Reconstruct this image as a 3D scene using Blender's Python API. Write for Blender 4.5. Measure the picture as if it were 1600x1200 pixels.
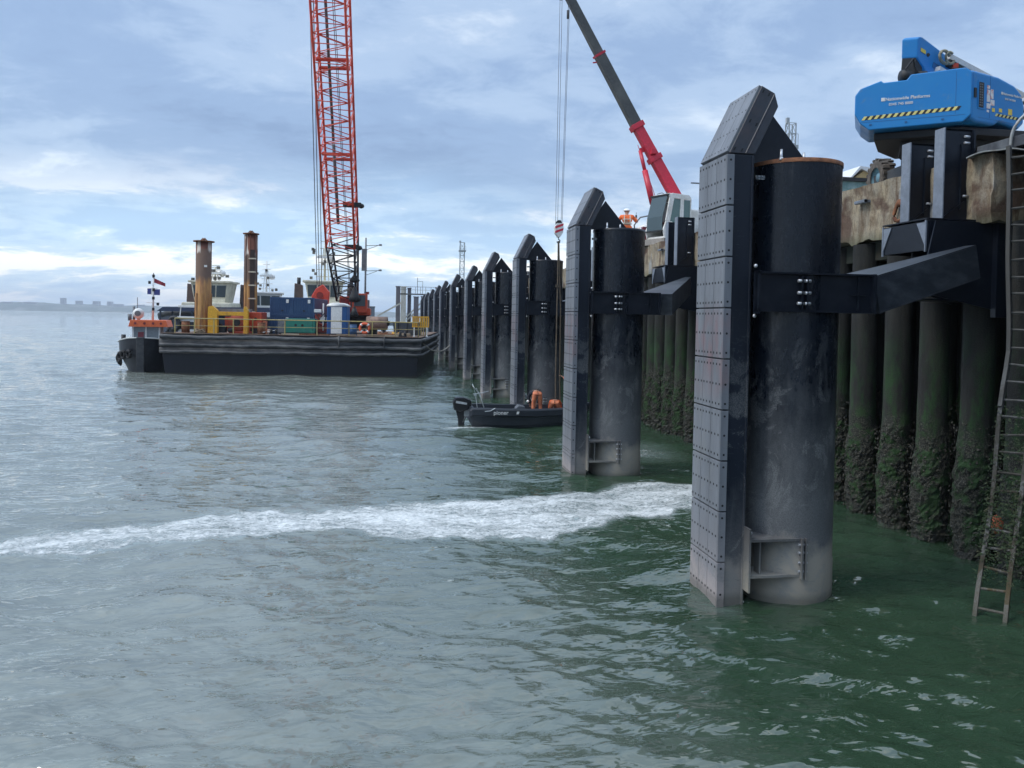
import bpy, bmesh, math, random
import numpy as np
from math import sin, cos, radians, pi, sqrt, atan2
from mathutils import Vector, Matrix
for o in list(bpy.data.objects): bpy.data.objects.remove(o)
S = bpy.context.scene; COL = S.collection
# ------------------------------------------------------------------ camera
CAMH = 4.5; YAW, PITCH, ROLL = map(radians, (-9.14, -1.2, 1.1))
fwd = Vector((-sin(YAW)*cos(PITCH), cos(YAW)*cos(PITCH), sin(PITCH)))
rt = Vector((cos(YAW), sin(YAW), 0)); up = rt.cross(fwd)
r2 = rt*cos(ROLL)+up*sin(ROLL); u2 = -rt*sin(ROLL)+up*cos(ROLL)
cd = bpy.data.cameras.new('camera'); cam = bpy.data.objects.new('camera', cd); COL.objects.link(cam)
cam.matrix_world = Matrix(((r2.x,u2.x,-fwd.x,0),(r2.y,u2.y,-fwd.y,0),(r2.z,u2.z,-fwd.z,CAMH),(0,0,0,1)))
cd.sensor_width = 36; cd.lens = 27; cd.shift_y = -0.048; cd.clip_start = .1; cd.clip_end = 30000
S.camera = cam
# ------------------------------------------------------------------ world
SUN_EL, SUN_AZ = radians(50), radians(-95)      # azimuth from +Y, negative = towards -X
W = bpy.data.worlds.new('World'); S.world = W; W.use_nodes = True
N = W.node_tree.nodes; Lk = W.node_tree.links; N.clear()
def wn(t, **k):
    n = N.new(t)
    for a, b in k.items(): setattr(n, a, b)
    return n
def wmath(op, a, b=None, c=None, clamp=False):
    n = wn('ShaderNodeMath', operation=op, use_clamp=clamp)
    for i, v in enumerate((a, b, c)):
        if v is None: continue
        if isinstance(v, (int, float)): n.inputs[i].default_value = v
        else: Lk.new(v, n.inputs[i])
    return n.outputs[0]
def wramp(fac, stops, interp='EASE'):
    n = wn('ShaderNodeValToRGB'); cr = n.color_ramp; cr.interpolation = interp
    while len(cr.elements) < len(stops): cr.elements.new(.5)
    for e, (p, c) in zip(cr.elements, stops): e.position = p; e.color = (*c, 1) if len(c) == 3 else c
    Lk.new(fac, n.inputs[0]); return n.outputs[0]
def wmix(f, a, b, bt='MIX'):
    n = wn('ShaderNodeMix', data_type='RGBA', blend_type=bt)
    for s, v in ((0, f), (6, a), (7, b)):
        if isinstance(v, (int, float)): n.inputs[s].default_value = v
        elif isinstance(v, tuple): n.inputs[s].default_value = (*v, 1)
        else: Lk.new(v, n.inputs[s])
    return n.outputs[2]
tc = wn('ShaderNodeTexCoord'); sp = wn('ShaderNodeSeparateXYZ'); Lk.new(tc.outputs['Generated'], sp.inputs[0])
zz = wmath('MAXIMUM', sp.outputs[2], 0.0)
den = wmath('ADD', zz, .20)
cb = wn('ShaderNodeCombineXYZ'); Lk.new(wmath('DIVIDE', sp.outputs[0], den), cb.inputs[0]); Lk.new(wmath('DIVIDE', sp.outputs[1], den), cb.inputs[1])
def wnoise(scale, detail, rough, off, stretch=(1, 1, 1), dist=0.):
    m = wn('ShaderNodeMapping'); m.inputs['Location'].default_value = off; m.inputs['Scale'].default_value = stretch
    Lk.new(cb.outputs[0], m.inputs[0])
    n = wn('ShaderNodeTexNoise'); n.inputs['Scale'].default_value = scale; n.inputs['Detail'].default_value = detail
    n.inputs['Roughness'].default_value = rough; n.inputs['Distortion'].default_value = dist
    Lk.new(m.outputs[0], n.inputs['Vector']); return n.outputs[0]
n1 = wnoise(.55, 6, .55, (3.1, 7.7, 0), (1, 1.25, 1), .25)
n2 = wnoise(1.5, 7, .6, (9.3, 2.2, 4), (1, 1.3, 1), .3)
n3 = wnoise(4.2, 8, .68, (1.3, 5.2, 2), (1, 1.2, 1), .5)
nn = wmath('ADD', wmath('MULTIPLY', n1, .62), wmath('MULTIPLY', n2, .38))
SKYBACK = wn('ShaderNodeTexSky', sky_type='NISHITA', sun_disc=False, sun_elevation=SUN_EL, sun_rotation=SUN_AZ)
SKYBACK.air_density = 1.3; SKYBACK.dust_density = 1.0
# stratus layer: dark undersides to bright thin cloud
cloud = wramp(wmath('ADD', nn, wmath('MULTIPLY', wmath('SUBTRACT', n3, .5), .22)), [(.38, (1.7, 2.5, 4.1)), (.47, (2.2, 3.15, 4.9)), (.55, (3.2, 4.2, 5.8)), (.66, (6.2, 6.9, 7.7))])
# pale blue band under the cloud deck near the horizon, broken by bright cumulus tops
horizon = wramp(wmath('ADD', wmath('ADD', wmath('MULTIPLY', n2, .5), wmath('MULTIPLY', n1, .3)), wmath('MULTIPLY', n3, .2)), [(.43, (3.4, 5.1, 7.3)), (.48, (4.6, 6.2, 7.9)), (.535, (9.0, 9.2, 9.3))])
hz = wramp(wmath('ADD', zz, wmath('MULTIPLY', wmath('SUBTRACT', n1, .5), .22)), [(.06, (0, 0, 0)), (.19, (1, 1, 1))])
c1 = wmix(hz, horizon, cloud)
skyc = wmix(.82, SKYBACK.outputs[0], c1)
# overcast sky: the zenith is brighter than the part near the horizon
zb = wramp(zz, [(.36, (1, 1, 1)), (.72, (3.0, 2.7, 2.3))])
skyc = wmix(1.0, skyc, zb, 'MULTIPLY')
# the low sky is dullest landward and behind (towards -Y and +X)
side = wmath('ADD', wmath('MULTIPLY', sp.outputs[1], -.75), wmath('MULTIPLY', sp.outputs[0], .45))
sb = wramp(side, [(.05, (1, 1, 1)), (.75, (.62, .65, .70))])
skyc = wmix(1.0, skyc, sb, 'MULTIPLY')
bg = wn('ShaderNodeBackground'); bg.inputs[1].default_value = .1; Lk.new(skyc, bg.inputs[0])
wo = wn('ShaderNodeOutputWorld'); Lk.new(bg.outputs[0], wo.inputs[0])
# ------------------------------------------------------------------ sun
sl = bpy.data.lights.new('sun', 'SUN'); sl.energy = 1.2; sl.angle = radians(24); sl.color = (1, .96, .9)
so = bpy.data.objects.new('sun', sl); COL.objects.link(so)
sd = Vector((sin(SUN_AZ)*cos(SUN_EL), cos(SUN_AZ)*cos(SUN_EL), sin(SUN_EL)))
so.rotation_euler = sd.to_track_quat('Z', 'Y').to_euler(); so.location = (0, 0, 40)
S.view_settings.view_transform = 'Standard'; S.view_settings.look = 'None'; S.view_settings.exposure = .66; S.view_settings.gamma = 1
S.cycles.max_bounces = 6; S.cycles.glossy_bounces = 3; S.cycles.diffuse_bounces = 3; S.cycles.transmission_bounces = 4
S.cycles.sample_clamp_indirect = 6
# ------------------------------------------------------------------ materials
MATS = {}
class NT:
    def __init__(s, m):
        s.m = m; m.use_nodes = True; s.t = m.node_tree; s.n = s.t.nodes; s.l = s.t.links
        s.b = s.n['Principled BSDF']; s.c = s.n.new('ShaderNodeTexCoord')
    def new(s, t, **k):
        n = s.n.new(t)
        for a, b in k.items(): setattr(n, a, b)
        return n
    def put(s, inp, v):
        if isinstance(v, (int, float)): inp.default_value = v
        elif isinstance(v, tuple): inp.default_value = (*v, 1) if len(v) == 3 and inp.type == 'RGBA' else v
        else: s.l.new(v, inp)
    def noise(s, scale, detail=4, rough=.6, stretch=(1, 1, 1), off=(0, 0, 0), dist=0., src='Object', kind='ShaderNodeTexNoise', out=0):
        mp = s.new('ShaderNodeMapping'); mp.inputs['Scale'].default_value = stretch; mp.inputs['Location'].default_value = off
        s.l.new(s.c.outputs[src], mp.inputs[0]); n = s.new(kind); n.inputs['Scale'].default_value = scale
        if 'Detail' in n.inputs: n.inputs['Detail'].default_value = detail
        if 'Roughness' in n.inputs: n.inputs['Roughness'].default_value = rough
        if 'Distortion' in n.inputs: n.inputs['Distortion'].default_value = dist
        s.l.new(mp.outputs[0], n.inputs['Vector']); return n.outputs[out]
    def xyz(s, i, src='Object'):
        q = s.new('ShaderNodeSeparateXYZ'); s.l.new(s.c.outputs[src], q.inputs[0]); return q.outputs[i]
    def math(s, op, a, b=None, c=None, clamp=False):
        n = s.new('ShaderNodeMath', operation=op, use_clamp=clamp)
        for i, v in enumerate((a, b, c)):
            if v is not None: s.put(n.inputs[i], v)
        return n.outputs[0]
    def ramp(s, f, stops, interp='LINEAR'):
        n = s.new('ShaderNodeValToRGB'); cr = n.color_ramp; cr.interpolation = interp
        while len(cr.elements) < len(stops): cr.elements.new(.5)
        for e, (p, c) in zip(cr.elements, stops):
            e.position = p; e.color = (c, c, c, 1) if isinstance(c, (int, float)) else (*c, 1)
        s.l.new(f, n.inputs[0]); return n.outputs[0]
    def mix(s, f, a, b, bt='MIX'):
        n = s.new('ShaderNodeMix', data_type='RGBA', blend_type=bt)
        s.put(n.inputs[0], f); s.put(n.inputs[6], a); s.put(n.inputs[7], b); return n.outputs[2]
    def mapr(s, v, a, b, c=0., d=1.):
        n = s.new('ShaderNodeMapRange'); s.put(n.inputs[0], v)
        for i, q in enumerate((a, b, c, d)): n.inputs[i+1].default_value = q
        return n.outputs[0]
    def bump(s, h, strength, dist=.02, prev=None):
        n = s.new('ShaderNodeBump'); n.inputs['Strength'].default_value = strength; n.inputs['Distance'].default_value = dist
        s.l.new(h, n.inputs['Height'])
        if prev is not None: s.l.new(prev, n.inputs['Normal'])
        return n.outputs[0]
def M(name, col=None, rough=.5, metal=0., var=None, vscale=3., vth=(.45, .65), stretch=(1, 1, 1), bump=0., bscale=30., spec=.5, emis=None, rv=0., alpha=None, src='Object', fine=.12):
    if name in MATS: return MATS[name]
    m = bpy.data.materials.new(name); MATS[name] = m; t = NT(m); b = t.b
    c = tuple(col)
    base = t.mix(1.0, c, t.ramp(t.noise(bscale*.35, 5, .7, stretch), [(.3, 1-fine*2), (.7, 1+fine)]), 'MULTIPLY')
    if var: base = t.mix(t.ramp(t.noise(vscale, 6, .65, stretch, src=src), [(vth[0], 0), (vth[1], 1)]), base, tuple(var))
    t.put(b.inputs['Base Color'], base); b.inputs['Metallic'].default_value = metal
    b.inputs['Specular IOR Level'].default_value = spec
    if rv: t.put(b.inputs['Roughness'], t.mapr(t.noise(vscale*2, 4, .6, stretch), .3, .7, rough-rv, rough+rv))
    else: b.inputs['Roughness'].default_value = rough
    if bump: t.l.new(t.bump(t.noise(bscale, 5, .6, stretch), bump), b.inputs['Normal'])
    if emis: b.inputs['Emission Color'].default_value = (*emis[:3], 1); b.inputs['Emission Strength'].default_value = emis[3]
    if alpha is not None: b.inputs['Alpha'].default_value = alpha
    return m
# ------------------------------------------------------------------ mesh builder
class MB:
    def __init__(s): s.v = []; s.f = []; s.mi = []; s.cur = 0; s.sm = []; s.smooth = False
    def add(s, vs, fs):
        o = len(s.v); s.v += [tuple(p) for p in vs]
        for f in fs: s.f.append([i+o for i in f]); s.mi.append(s.cur); s.sm.append(s.smooth)
        return s
    def mat(s, i): s.cur = i; return s
    def box(s, x0, x1, y0, y1, z0, z1):
        return s.add([(x0,y0,z0),(x1,y0,z0),(x1,y1,z0),(x0,y1,z0),(x0,y0,z1),(x1,y0,z1),(x1,y1,z1),(x0,y1,z1)],
                     [(0,3,2,1),(4,5,6,7),(0,1,5,4),(1,2,6,5),(2,3,7,6),(3,0,4,7)])
    def obb(s, c, ax, ay, az):
        c = Vector(c); ax, ay, az = Vector(ax), Vector(ay), Vector(az)
        vs = [c+ax*i+ay*j+az*k for k in (-1, 1) for i, j in ((-1,-1),(1,-1),(1,1),(-1,1))]
        return s.add(vs, [(0,3,2,1),(4,5,6,7),(0,1,5,4),(1,2,6,5),(2,3,7,6),(3,0,4,7)])
    def bar(s, p0, p1, w, h, w1=None, h1=None, upv=(0, 0, 1)):
        p0, p1 = Vector(p0), Vector(p1); d = (p1-p0).normalized(); u = Vector(upv)
        if abs(d.dot(u)) > .98: u = Vector((1, 0, 0))
        a = d.cross(u).normalized(); b = a.cross(d).normalized(); w1 = w1 or w; h1 = h1 or h
        vs = [p0+a*i*w/2+b*j*h/2 for i, j in ((-1,-1),(1,-1),(1,1),(-1,1))]+[p1+a*i*w1/2+b*j*h1/2 for i, j in ((-1,-1),(1,-1),(1,1),(-1,1))]
        return s.add(vs, [(0,3,2,1),(4,5,6,7),(0,1,5,4),(1,2,6,5),(2,3,7,6),(3,0,4,7)])
    def cyl(s, p0, p1, r, n=12, r1=None, caps=True):
        p0, p1 = Vector(p0), Vector(p1); d = (p1-p0).normalized(); u = Vector((0, 0, 1)) if abs(d.z) < .95 else Vector((0, 1, 0))
        a = d.cross(u).normalized(); b = d.cross(a); r1 = r if r1 is None else r1; sm0 = s.smooth
        vs = [p0+(a*cos(2*pi*i/n)+b*sin(2*pi*i/n))*r for i in range(n)]+[p1+(a*cos(2*pi*i/n)+b*sin(2*pi*i/n))*r1 for i in range(n)]
        s.smooth = n >= 8
        s.add(vs, [(i, i+n, (i+1) % n+n, (i+1) % n) for i in range(n)]); s.smooth = False
        if caps:
            o = len(s.v)-2*n
            s.f += [[o+i for i in range(n)], [o+n+i for i in reversed(range(n))]]; s.mi += [s.cur]*2; s.sm += [False]*2
        s.smooth = sm0
        return s
    def tube(s, pts, r, n=6):
        pts = [Vector(p) for p in pts]; rings = []
        for i, p in enumerate(pts):
            d = (pts[min(i+1, len(pts)-1)]-pts[max(i-1, 0)]).normalized()
            u = Vector((0, 0, 1)) if abs(d.z) < .9 else Vector((0, 1, 0))
            a = d.cross(u).normalized(); b = d.cross(a)
            rings.append([p+(a*cos(2*pi*k/n)+b*sin(2*pi*k/n))*r for k in range(n)])
        vs = [q for rg in rings for q in rg]; sm0 = s.smooth; s.smooth = True
        s.add(vs, [(i*n+k, (i+1)*n+k, (i+1)*n+(k+1) % n, i*n+(k+1) % n) for i in range(len(pts)-1) for k in range(n)])
        s.smooth = sm0
        s.add(rings[0], [tuple(range(n))]); s.add(rings[-1], [tuple(reversed(range(n)))]); return s
    def prism(s, poly, p, e1, e2, d):
        # polygon (a,b) in plane p + a*e1 + b*e2, extruded by vector d
        p, e1, e2, d = Vector(p), Vector(e1), Vector(e2), Vector(d); n = len(poly)
        vs = [p+e1*a+e2*b for a, b in poly]+[p+e1*a+e2*b+d for a, b in poly]
        return s.add(vs, [tuple(range(n)), tuple(reversed(range(n, 2*n)))]+[(i, i+n, (i+1) % n+n, (i+1) % n) for i in range(n)])
    def lathe(s, prof, n=24, c=(0, 0, 0), axis='z'):
        vs = []
        for r, z in prof:
            for k in range(n):
                a = 2*pi*k/n; x, y = r*cos(a), r*sin(a)
                vs.append((c[0]+x, c[1]+y, c[2]+z) if axis == 'z' else ((c[0]+z, c[1]+x, c[2]+y) if axis == 'x' else (c[0]+y, c[1]+z, c[2]+x)))
        sm0 = s.smooth; s.smooth = True
        s.add(vs, [(i*n+k, i*n+(k+1) % n, (i+1)*n+(k+1) % n, (i+1)*n+k) for i in range(len(prof)-1) for k in range(n)]); s.smooth = sm0
        return s
    def sphere(s, c, r, n=10, sc=(1, 1, 1)):
        m = n//2+1; vs = []
        for i in range(m):
            t = pi*i/(m-1)
            for k in range(n): vs.append((c[0]+r*sc[0]*sin(t)*cos(2*pi*k/n), c[1]+r*sc[1]*sin(t)*sin(2*pi*k/n), c[2]+r*sc[2]*cos(t)))
        sm0 = s.smooth; s.smooth = True
        s.add(vs, [(i*n+k, (i+1)*n+k, (i+1)*n+(k+1) % n, i*n+(k+1) % n) for i in range(m-1) for k in range(n)]); s.smooth = sm0
        return s
    def build(s, name, mats, parent=None, loc=None, rz=0, bevel=0, seg=2):
        me = bpy.data.meshes.new(name); me.from_pydata(s.v, [], s.f)
        for m in (mats if isinstance(mats, (list, tuple)) else [mats]): me.materials.append(m)
        me.polygons.foreach_set('material_index', s.mi); me.polygons.foreach_set('use_smooth', s.sm)
        bm = bmesh.new(); bm.from_mesh(me); bmesh.ops.recalc_face_normals(bm, faces=bm.faces)
        if bevel:
            ed = [e for e in bm.edges if len(e.link_faces) == 2 and e.calc_face_angle(0) > .5]
            bmesh.ops.bevel(bm, geom=ed, offset=bevel, segments=seg, affect='EDGES', profile=.6, clamp_overlap=True)
        bm.to_mesh(me); bm.free()
        ob = bpy.data.objects.new(name, me); COL.objects.link(ob)
        if parent: ob.parent = parent
        if loc: ob.location = loc
        ob.rotation_euler.z = rz
        return ob
def tag(o, label=None, cat=None, group=None, kind=None):
    if label: o['label'] = label
    if cat: o['category'] = cat
    if group: o['group'] = group
    if kind: o['kind'] = kind
    return o
def thing(name, loc, rz=0, label=None, cat=None, group=None):
    o = bpy.data.objects.new(name, None); COL.objects.link(o); o.location = loc; o.rotation_euler.z = rz; o.empty_display_size = .2
    return tag(o, label, cat, group)
def copy_tree(o, parent=None):
    c = o.copy(); COL.objects.link(c); c.parent = parent
    if parent is not None: c.matrix_parent_inverse = o.matrix_parent_inverse.copy()
    for ch in [q for q in ALLKIDS(o)]: copy_tree(ch, c)
    return c
def ALLKIDS(o): return [q for q in bpy.data.objects if q.parent == o]
def text(body, size, parent, loc, rot, mat, name='lettering', ext=.004, align='LEFT'):
    cu = bpy.data.curves.new(name, 'FONT'); cu.body = body; cu.size = size; cu.extrude = ext; cu.align_x = align; cu.offset = size*.012
    q = bpy.data.objects.new('q', cu); COL.objects.link(q); bpy.context.view_layer.update()
    me = bpy.data.meshes.new_from_object(q.evaluated_get(bpy.context.evaluated_depsgraph_get())); bpy.data.objects.remove(q)
    me.materials.clear(); me.materials.append(mat); o = bpy.data.objects.new(name, me); COL.objects.link(o); o.parent = parent; o.location = loc
    o.rotation_euler = rot; return o
rnd = random.Random(7)
# ------------------------------------------------------------------ water
def build_water():
    rs = [1.2]
    while rs[-1] < 6500: rs.append(rs[-1]+max(.045, rs[-1]*.0062))
    rs = np.array(rs); az = np.radians(np.linspace(-80, 85, 860))
    Rg, A = np.meshgrid(rs, az, indexing='ij'); X = Rg*np.sin(A); Y = Rg*np.cos(A); Z = np.zeros_like(X)
    rg = np.random.RandomState(4)
    dr = np.maximum(Rg*.0062, .045); da = Rg*(az[1]-az[0]); res = np.maximum(dr, da*.8)
    wind = radians(243)
    DX = np.zeros_like(X); DY = np.zeros_like(X)
    for i in range(64):
        lam = .22*(1.075**i); th = wind+rg.normal(0, .55); k = 2*pi/lam
        amp = .0118*lam**.60*(1.0 if lam < 1.6 else (1.6/lam)**.9)
        w = np.clip((lam/res-2.6)/2.5, 0, 1)
        # gusts modulate the short waves
        g = .55+.45*np.sin(X*.13*rg.uniform(.5, 1.5)+rg.uniform(0, 6))*np.sin(Y*.11*rg.uniform(.5, 1.5)+rg.uniform(0, 6)) if lam < 2.5 else 1
        ph = k*(X*cos(th)+Y*sin(th))+rg.uniform(0, 6.28)+.6*np.sin(k*.21*(X*cos(th+1.3)+Y*sin(th+1.3))+rg.uniform(0, 6))
        Z += amp*w*g*np.sin(ph); c = amp*w*g*.7*np.cos(ph); DX += c*cos(th); DY += c*sin(th)
    # foam attribute: the thruster wash crossing in front of the piles
    top = np.array([(-60,16.),(-20,16),(-11,16.0),(-7.53,16.52),(-5.49,17.3),(-2.67,18.4),(-.04,18.9),(3.61,19.2),(6.2,20.2),(9.5,21.2),(30,22)])
    bot = np.array([(-60,14.4),(-20,14.6),(-11,15.2),(-6.87,15.07),(-5.4,14.95),(-3.66,15.5),(-2.58,15.8),(-1.09,16.2),(.23,15.6),(1.23,15.35),(2.9,15.25),(4.9,16.1),(7.15,17.4),(9,18.2),(30,19)])
    yt = np.interp(X, top[:, 0], top[:, 1]); yb = np.interp(X, bot[:, 0], bot[:, 1])
    wob = .16*np.sin(X*1.9+1)+.1*np.sin(X*4.3)+.06*np.sin(X*9.1+Y)
    d = np.minimum((Y-yb+wob)*1.7, (yt-Y+wob))
    foam = np.clip(d/.75, -1, 1)*np.clip((11-X)/3, 0, 1)
    foam = np.maximum(foam, 0)
    Z += .03*foam+.015*foam*np.sin(X*7+np.sin(Y*5)*2)*np.sin(Y*9+X*2)
    # disturbed water beside the working boat and the second fender
    d2 = np.exp(-(((X-3.3)/1.3)**2+((Y-31.4)/.55)**2))*.9
    d3 = np.exp(-(((X-8.3)/1.6)**2+((Y-25.6)/2.2)**2))*.5
    d4 = np.exp(-(((X-3.0)/1.2)**2+((Y-33)/3)**2))*.3
    foam = np.maximum.reduce([foam, d2, d3, d4])
    fl = np.exp(-(((X-5.2)/.6)**2+((Y-11.6)/1.0)**2))*.25
    foam = np.maximum(foam, fl)
    scum = np.exp(-(((X-(-.2))/1.8)**2+((Y-8.2)/2.3)**2))
    v = np.stack([X+DX, Y+DY, Z], -1).reshape(-1, 3); nr, na = X.shape
    idx = np.arange(nr*na).reshape(nr, na)
    f = np.stack([idx[:-1, :-1], idx[:-1, 1:], idx[1:, 1:], idx[1:, :-1]], -1).reshape(-1, 4)
    me = bpy.data.meshes.new('water'); me.vertices.add(len(v)); me.vertices.foreach_set('co', v.ravel().astype(np.float32))
    me.loops.add(f.size); me.loops.foreach_set('vertex_index', f.ravel().astype(np.int32)); me.polygons.add(len(f))
    me.polygons.foreach_set('loop_start', np.arange(0, f.size, 4, dtype=np.int32)); me.polygons.foreach_set('loop_total', np.full(len(f), 4, dtype=np.int32))
    me.update(calc_edges=True); me.polygons.foreach_set('use_smooth', np.ones(len(f), dtype=bool))
    for nm, arr in (('foam', foam), ('scum', scum)):
        a = me.attributes.new(nm, 'FLOAT', 'POINT'); a.data.foreach_set('value', arr.ravel().astype(np.float32))
    m = bpy.data.materials.new('river_water'); me.materials.append(m); t = NT(m); b = t.b
    def att(nm):
        a = t.new('ShaderNodeAttribute'); a.attribute_name = nm; return a.outputs['Fac']
    fo, sc = att('foam'), att('scum')
    # small ripples as bump
    r1 = t.noise(5.0, 1.5, .5, (1.0, 1.7, 1), dist=.5); r2_ = t.noise(14, 4, .6, (.8, 1.8, 1), (4, 1, 0), .6); r3 = t.noise(1.3, 2.5, .5, (.8, 1.6, 1), (9, 1, 0), .4)
    def ridge(v): return t.math('SUBTRACT', 1., t.math('ABSOLUTE', t.math('MULTIPLY', t.math('SUBTRACT', v, .5), 3.2)))
    rd1 = ridge(t.noise(2.2, 2, .5, (.8, 1.9, 1), (12, 1, 0), .7)); rd2 = ridge(t.noise(7.5, 4, .6, (.8, 1.9, 1), (2, 21, 0), .8))
    nb = t.bump(r3, .95, .13); nb = t.bump(rd1, .35, .035, nb); nb = t.bump(r1, .5, .022, nb)
    fn = t.noise(5.5, 9, .72, (1, 1.6, 1), (3, 3, 0), .9); fn2 = t.noise(22, 6, .7, (1, 1.3, 1), (1, 7, 0), .5)
    fsum = t.math('ADD', t.math('MULTIPLY', fn, .7), t.math('MULTIPLY', fn2, .3))
    fsum = t.math('MULTIPLY_ADD', t.math('SUBTRACT', fsum, .5), 2.3, .5)
    big = t.noise(.8, 4, .6, (.6, 1.6, 1), (8, 3, 0), .5)
    thr = t.math('ADD', t.mapr(fo, 0., .75, .98, .27), t.math('MULTIPLY', t.math('SUBTRACT', big, .5), .85))
    fm = t.math('MULTIPLY', t.math('SUBTRACT', fsum, thr), 3.6, clamp=True)
    fm = t.math('MULTIPLY', fm, t.mapr(fo, .02, .14, 0., 1.))
    # sparse white horses out on the river
    wc = t.noise(.55, 8, .74, (.55, 1.8, 1), (31, 4, 0), .3); wc2 = t.noise(.05, 3, .5, (1, 1, 1), (3, 14, 0))
    fw = t.math('MULTIPLY', t.math('SUBTRACT', t.math('ADD', wc, t.math('MULTIPLY', wc2, .14)), .80), 9, clamp=True)
    sn = t.noise(7, 6, .6, (1, 1.5, 1), (2, 8, 0), 1.2)
    ring = t.math('SUBTRACT', 1., t.math('MULTIPLY', t.math('ABSOLUTE', t.math('SUBTRACT', sn, .5)), 24), clamp=True)
    sm = t.math('MULTIPLY', t.math('MULTIPLY', ring, sc, clamp=True), t.ramp(t.noise(1.3, 3, .5), [(.5, 0), (.62, .55)]))
    body = t.mix(t.ramp(t.noise(.12, 3, .5, (1, 1, 1), (5, 2, 0)), [(.35, 0), (.7, 1)]), BODY_A, BODY_B)
    # stream colour mixes grey silt with painted-in sky reflection; dark green by the quay
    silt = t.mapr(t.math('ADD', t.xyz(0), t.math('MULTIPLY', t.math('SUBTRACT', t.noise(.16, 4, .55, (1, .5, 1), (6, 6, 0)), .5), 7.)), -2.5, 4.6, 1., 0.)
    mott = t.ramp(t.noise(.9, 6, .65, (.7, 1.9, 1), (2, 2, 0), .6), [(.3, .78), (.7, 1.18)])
    body = t.mix(silt, body, t.mix(1., SILT_SKY, mott, 'MULTIPLY'))
    body = t.mix(t.mapr(fo, .1, .8, 0., .8), body, (.27, .33, .33))
    col = t.mix(sm, body, (.16, .11, .08))
    fcol = t.mix(t.ramp(t.noise(16, 6, .7, (1, 1.4, 1), (7, 7, 0)), [(.35, 0), (.65, 1)]), (.48, .53, .53), (.88, .90, .90))
    fall = t.math('MAXIMUM', fm, t.math('MULTIPLY', fw, .8))
    t.put(b.inputs['Base Color'], t.mix(fall, col, fcol))
    t.put(b.inputs['Roughness'], t.mapr(fall, 0, 1, WROUGH, .75)); b.inputs['IOR'].default_value = WIOR
    hf = t.math('MULTIPLY', fm, fsum); nb = t.bump(hf, .8, .06, nb)
    t.l.new(nb, b.inputs['Normal'])
    ob = bpy.data.objects.new('water', me); COL.objects.link(ob); return tag(ob, 'choppy grey green river water with a white band of churned foam', kind='structure')
SILT_SKY = (.155, .175, .155)  # silt grey, lightened to stand in for sky reflection
BODY_A, BODY_B, WROUGH, WIOR = (.022, .046, .026), (.032, .062, .038), .03, 1.75
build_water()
# sheet of water beneath and beyond the modelled waves
MB().add([(-6600,-6600,-1.0),(6600,-6600,-1.0),(6600,6700,-1.0),(-6600,6700,-1.0)], [(0,1,2,3)]).build('deep_water', M('deep_water', BODY_A, .1))['kind'] = 'structure'
# ------------------------------------------------------------------ far shore
def far_shore():
    pts = []; n = 260; rg = random.Random(3)
    for i in range(n+1):
        x = -4200+i*(7000/n); h = 42+5*sin(x*.0021+1)+2.5*sin(x*.009)+2*sin(x*.023+2)+rg.uniform(-1.5, 2)
        if x > -1250: h *= max(.55, 1-(x+1250)/3500)
        pts.append((x, h))
    v = []; f = []
    for x, h in pts: v += [(x, 4300, 0), (x, 4350, h*.35), (x, 4500, h*.85), (x, 4620, h), (x, 5200, h*.6)]
    for i in range(n):
        for k in range(4): a = i*5+k; f.append((a, a+5, a+6, a+1))
    m = MB(); m.smooth = True; m.add(v, f)
    m.build('far_shore_hills', M('shore_woods', (.045, .075, .05), .9, var=(.16, .17, .15), vscale=.012, vth=(.5, .62), bscale=.05, fine=.3))['kind'] = 'structure'
    sb = MB(); P = []
    for i in range(81):
        x = -4200+i*60; P.append((x, 3300+60*sin(x*.002), 0.15+1.6*max(0, sin(x*.0017+2.2))))
    v = []; f = []
    for x, y, h in P: v += [(x, y, -.4), (x, y+60, h), (x, y+260, h), (x, y+400, -.4)]
    for i in range(80):
        for k in range(3): a = i*4+k; f.append((a, a+4, a+5, a+1))
    sb.add(v, f).build('sandbank', M('sand', (.26, .21, .16), .9, var=(.15, .13, .11), vscale=.02, bscale=.1))['kind'] = 'structure'
    wl = M('town_wall', (.42, .42, .42), .8, var=(.3, .3, .32), vscale=.05); win = M('town_window', (.05, .06, .08), .3)
    specs = [(-1772, 22, 30, 30, 'tall slab tower block, highest building on the far shore'), (-1690, 30, 26, 16.5, 'pale block of flats just right of the tall tower on the far shore'),
             (-1600, 34, 24, 16, 'second low block of flats right of the tall tower on the far shore'), (-1530, 26, 24, 15.5, 'narrow block of flats farthest right in the distant town'),
             (-1900, 60, 20, 9, 'long low white building left of the tall tower on the far shore'), (-2010, 44, 20, 8, 'low pale building at the left edge of the far shore'),
             (-1455, 48, 20, 8, 'low pale building near the flags of the small tug, on the far shore'), (-1340, 36, 20, 7, 'small white building behind the bow tug on the far shore')]
    for x, w, dpt, h, lb in specs:
        z0 = 40 if h > 15 else 34
        t = thing('tower_block' if h > 15 else 'waterfront_building', (x, 4560 if h > 15 else 4470, z0), 0, lb, 'building', 'buildings on the far shore')
        MB().box(-w/2, w/2, 0, dpt, -12, h).build('wall', wl, t)
        MB().box(-w/2-1, w/2+1, -1, dpt+1, h, h+1.5).build('roof', wl, t)
        mb = MB()
        for k in range(int(h/5)): mb.box(-w/2+2, w/2-2, -.4, .2, 2+k*5, 4+k*5)
        if h > 5: mb.build('window_band', win, t)
far_shore()
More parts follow.
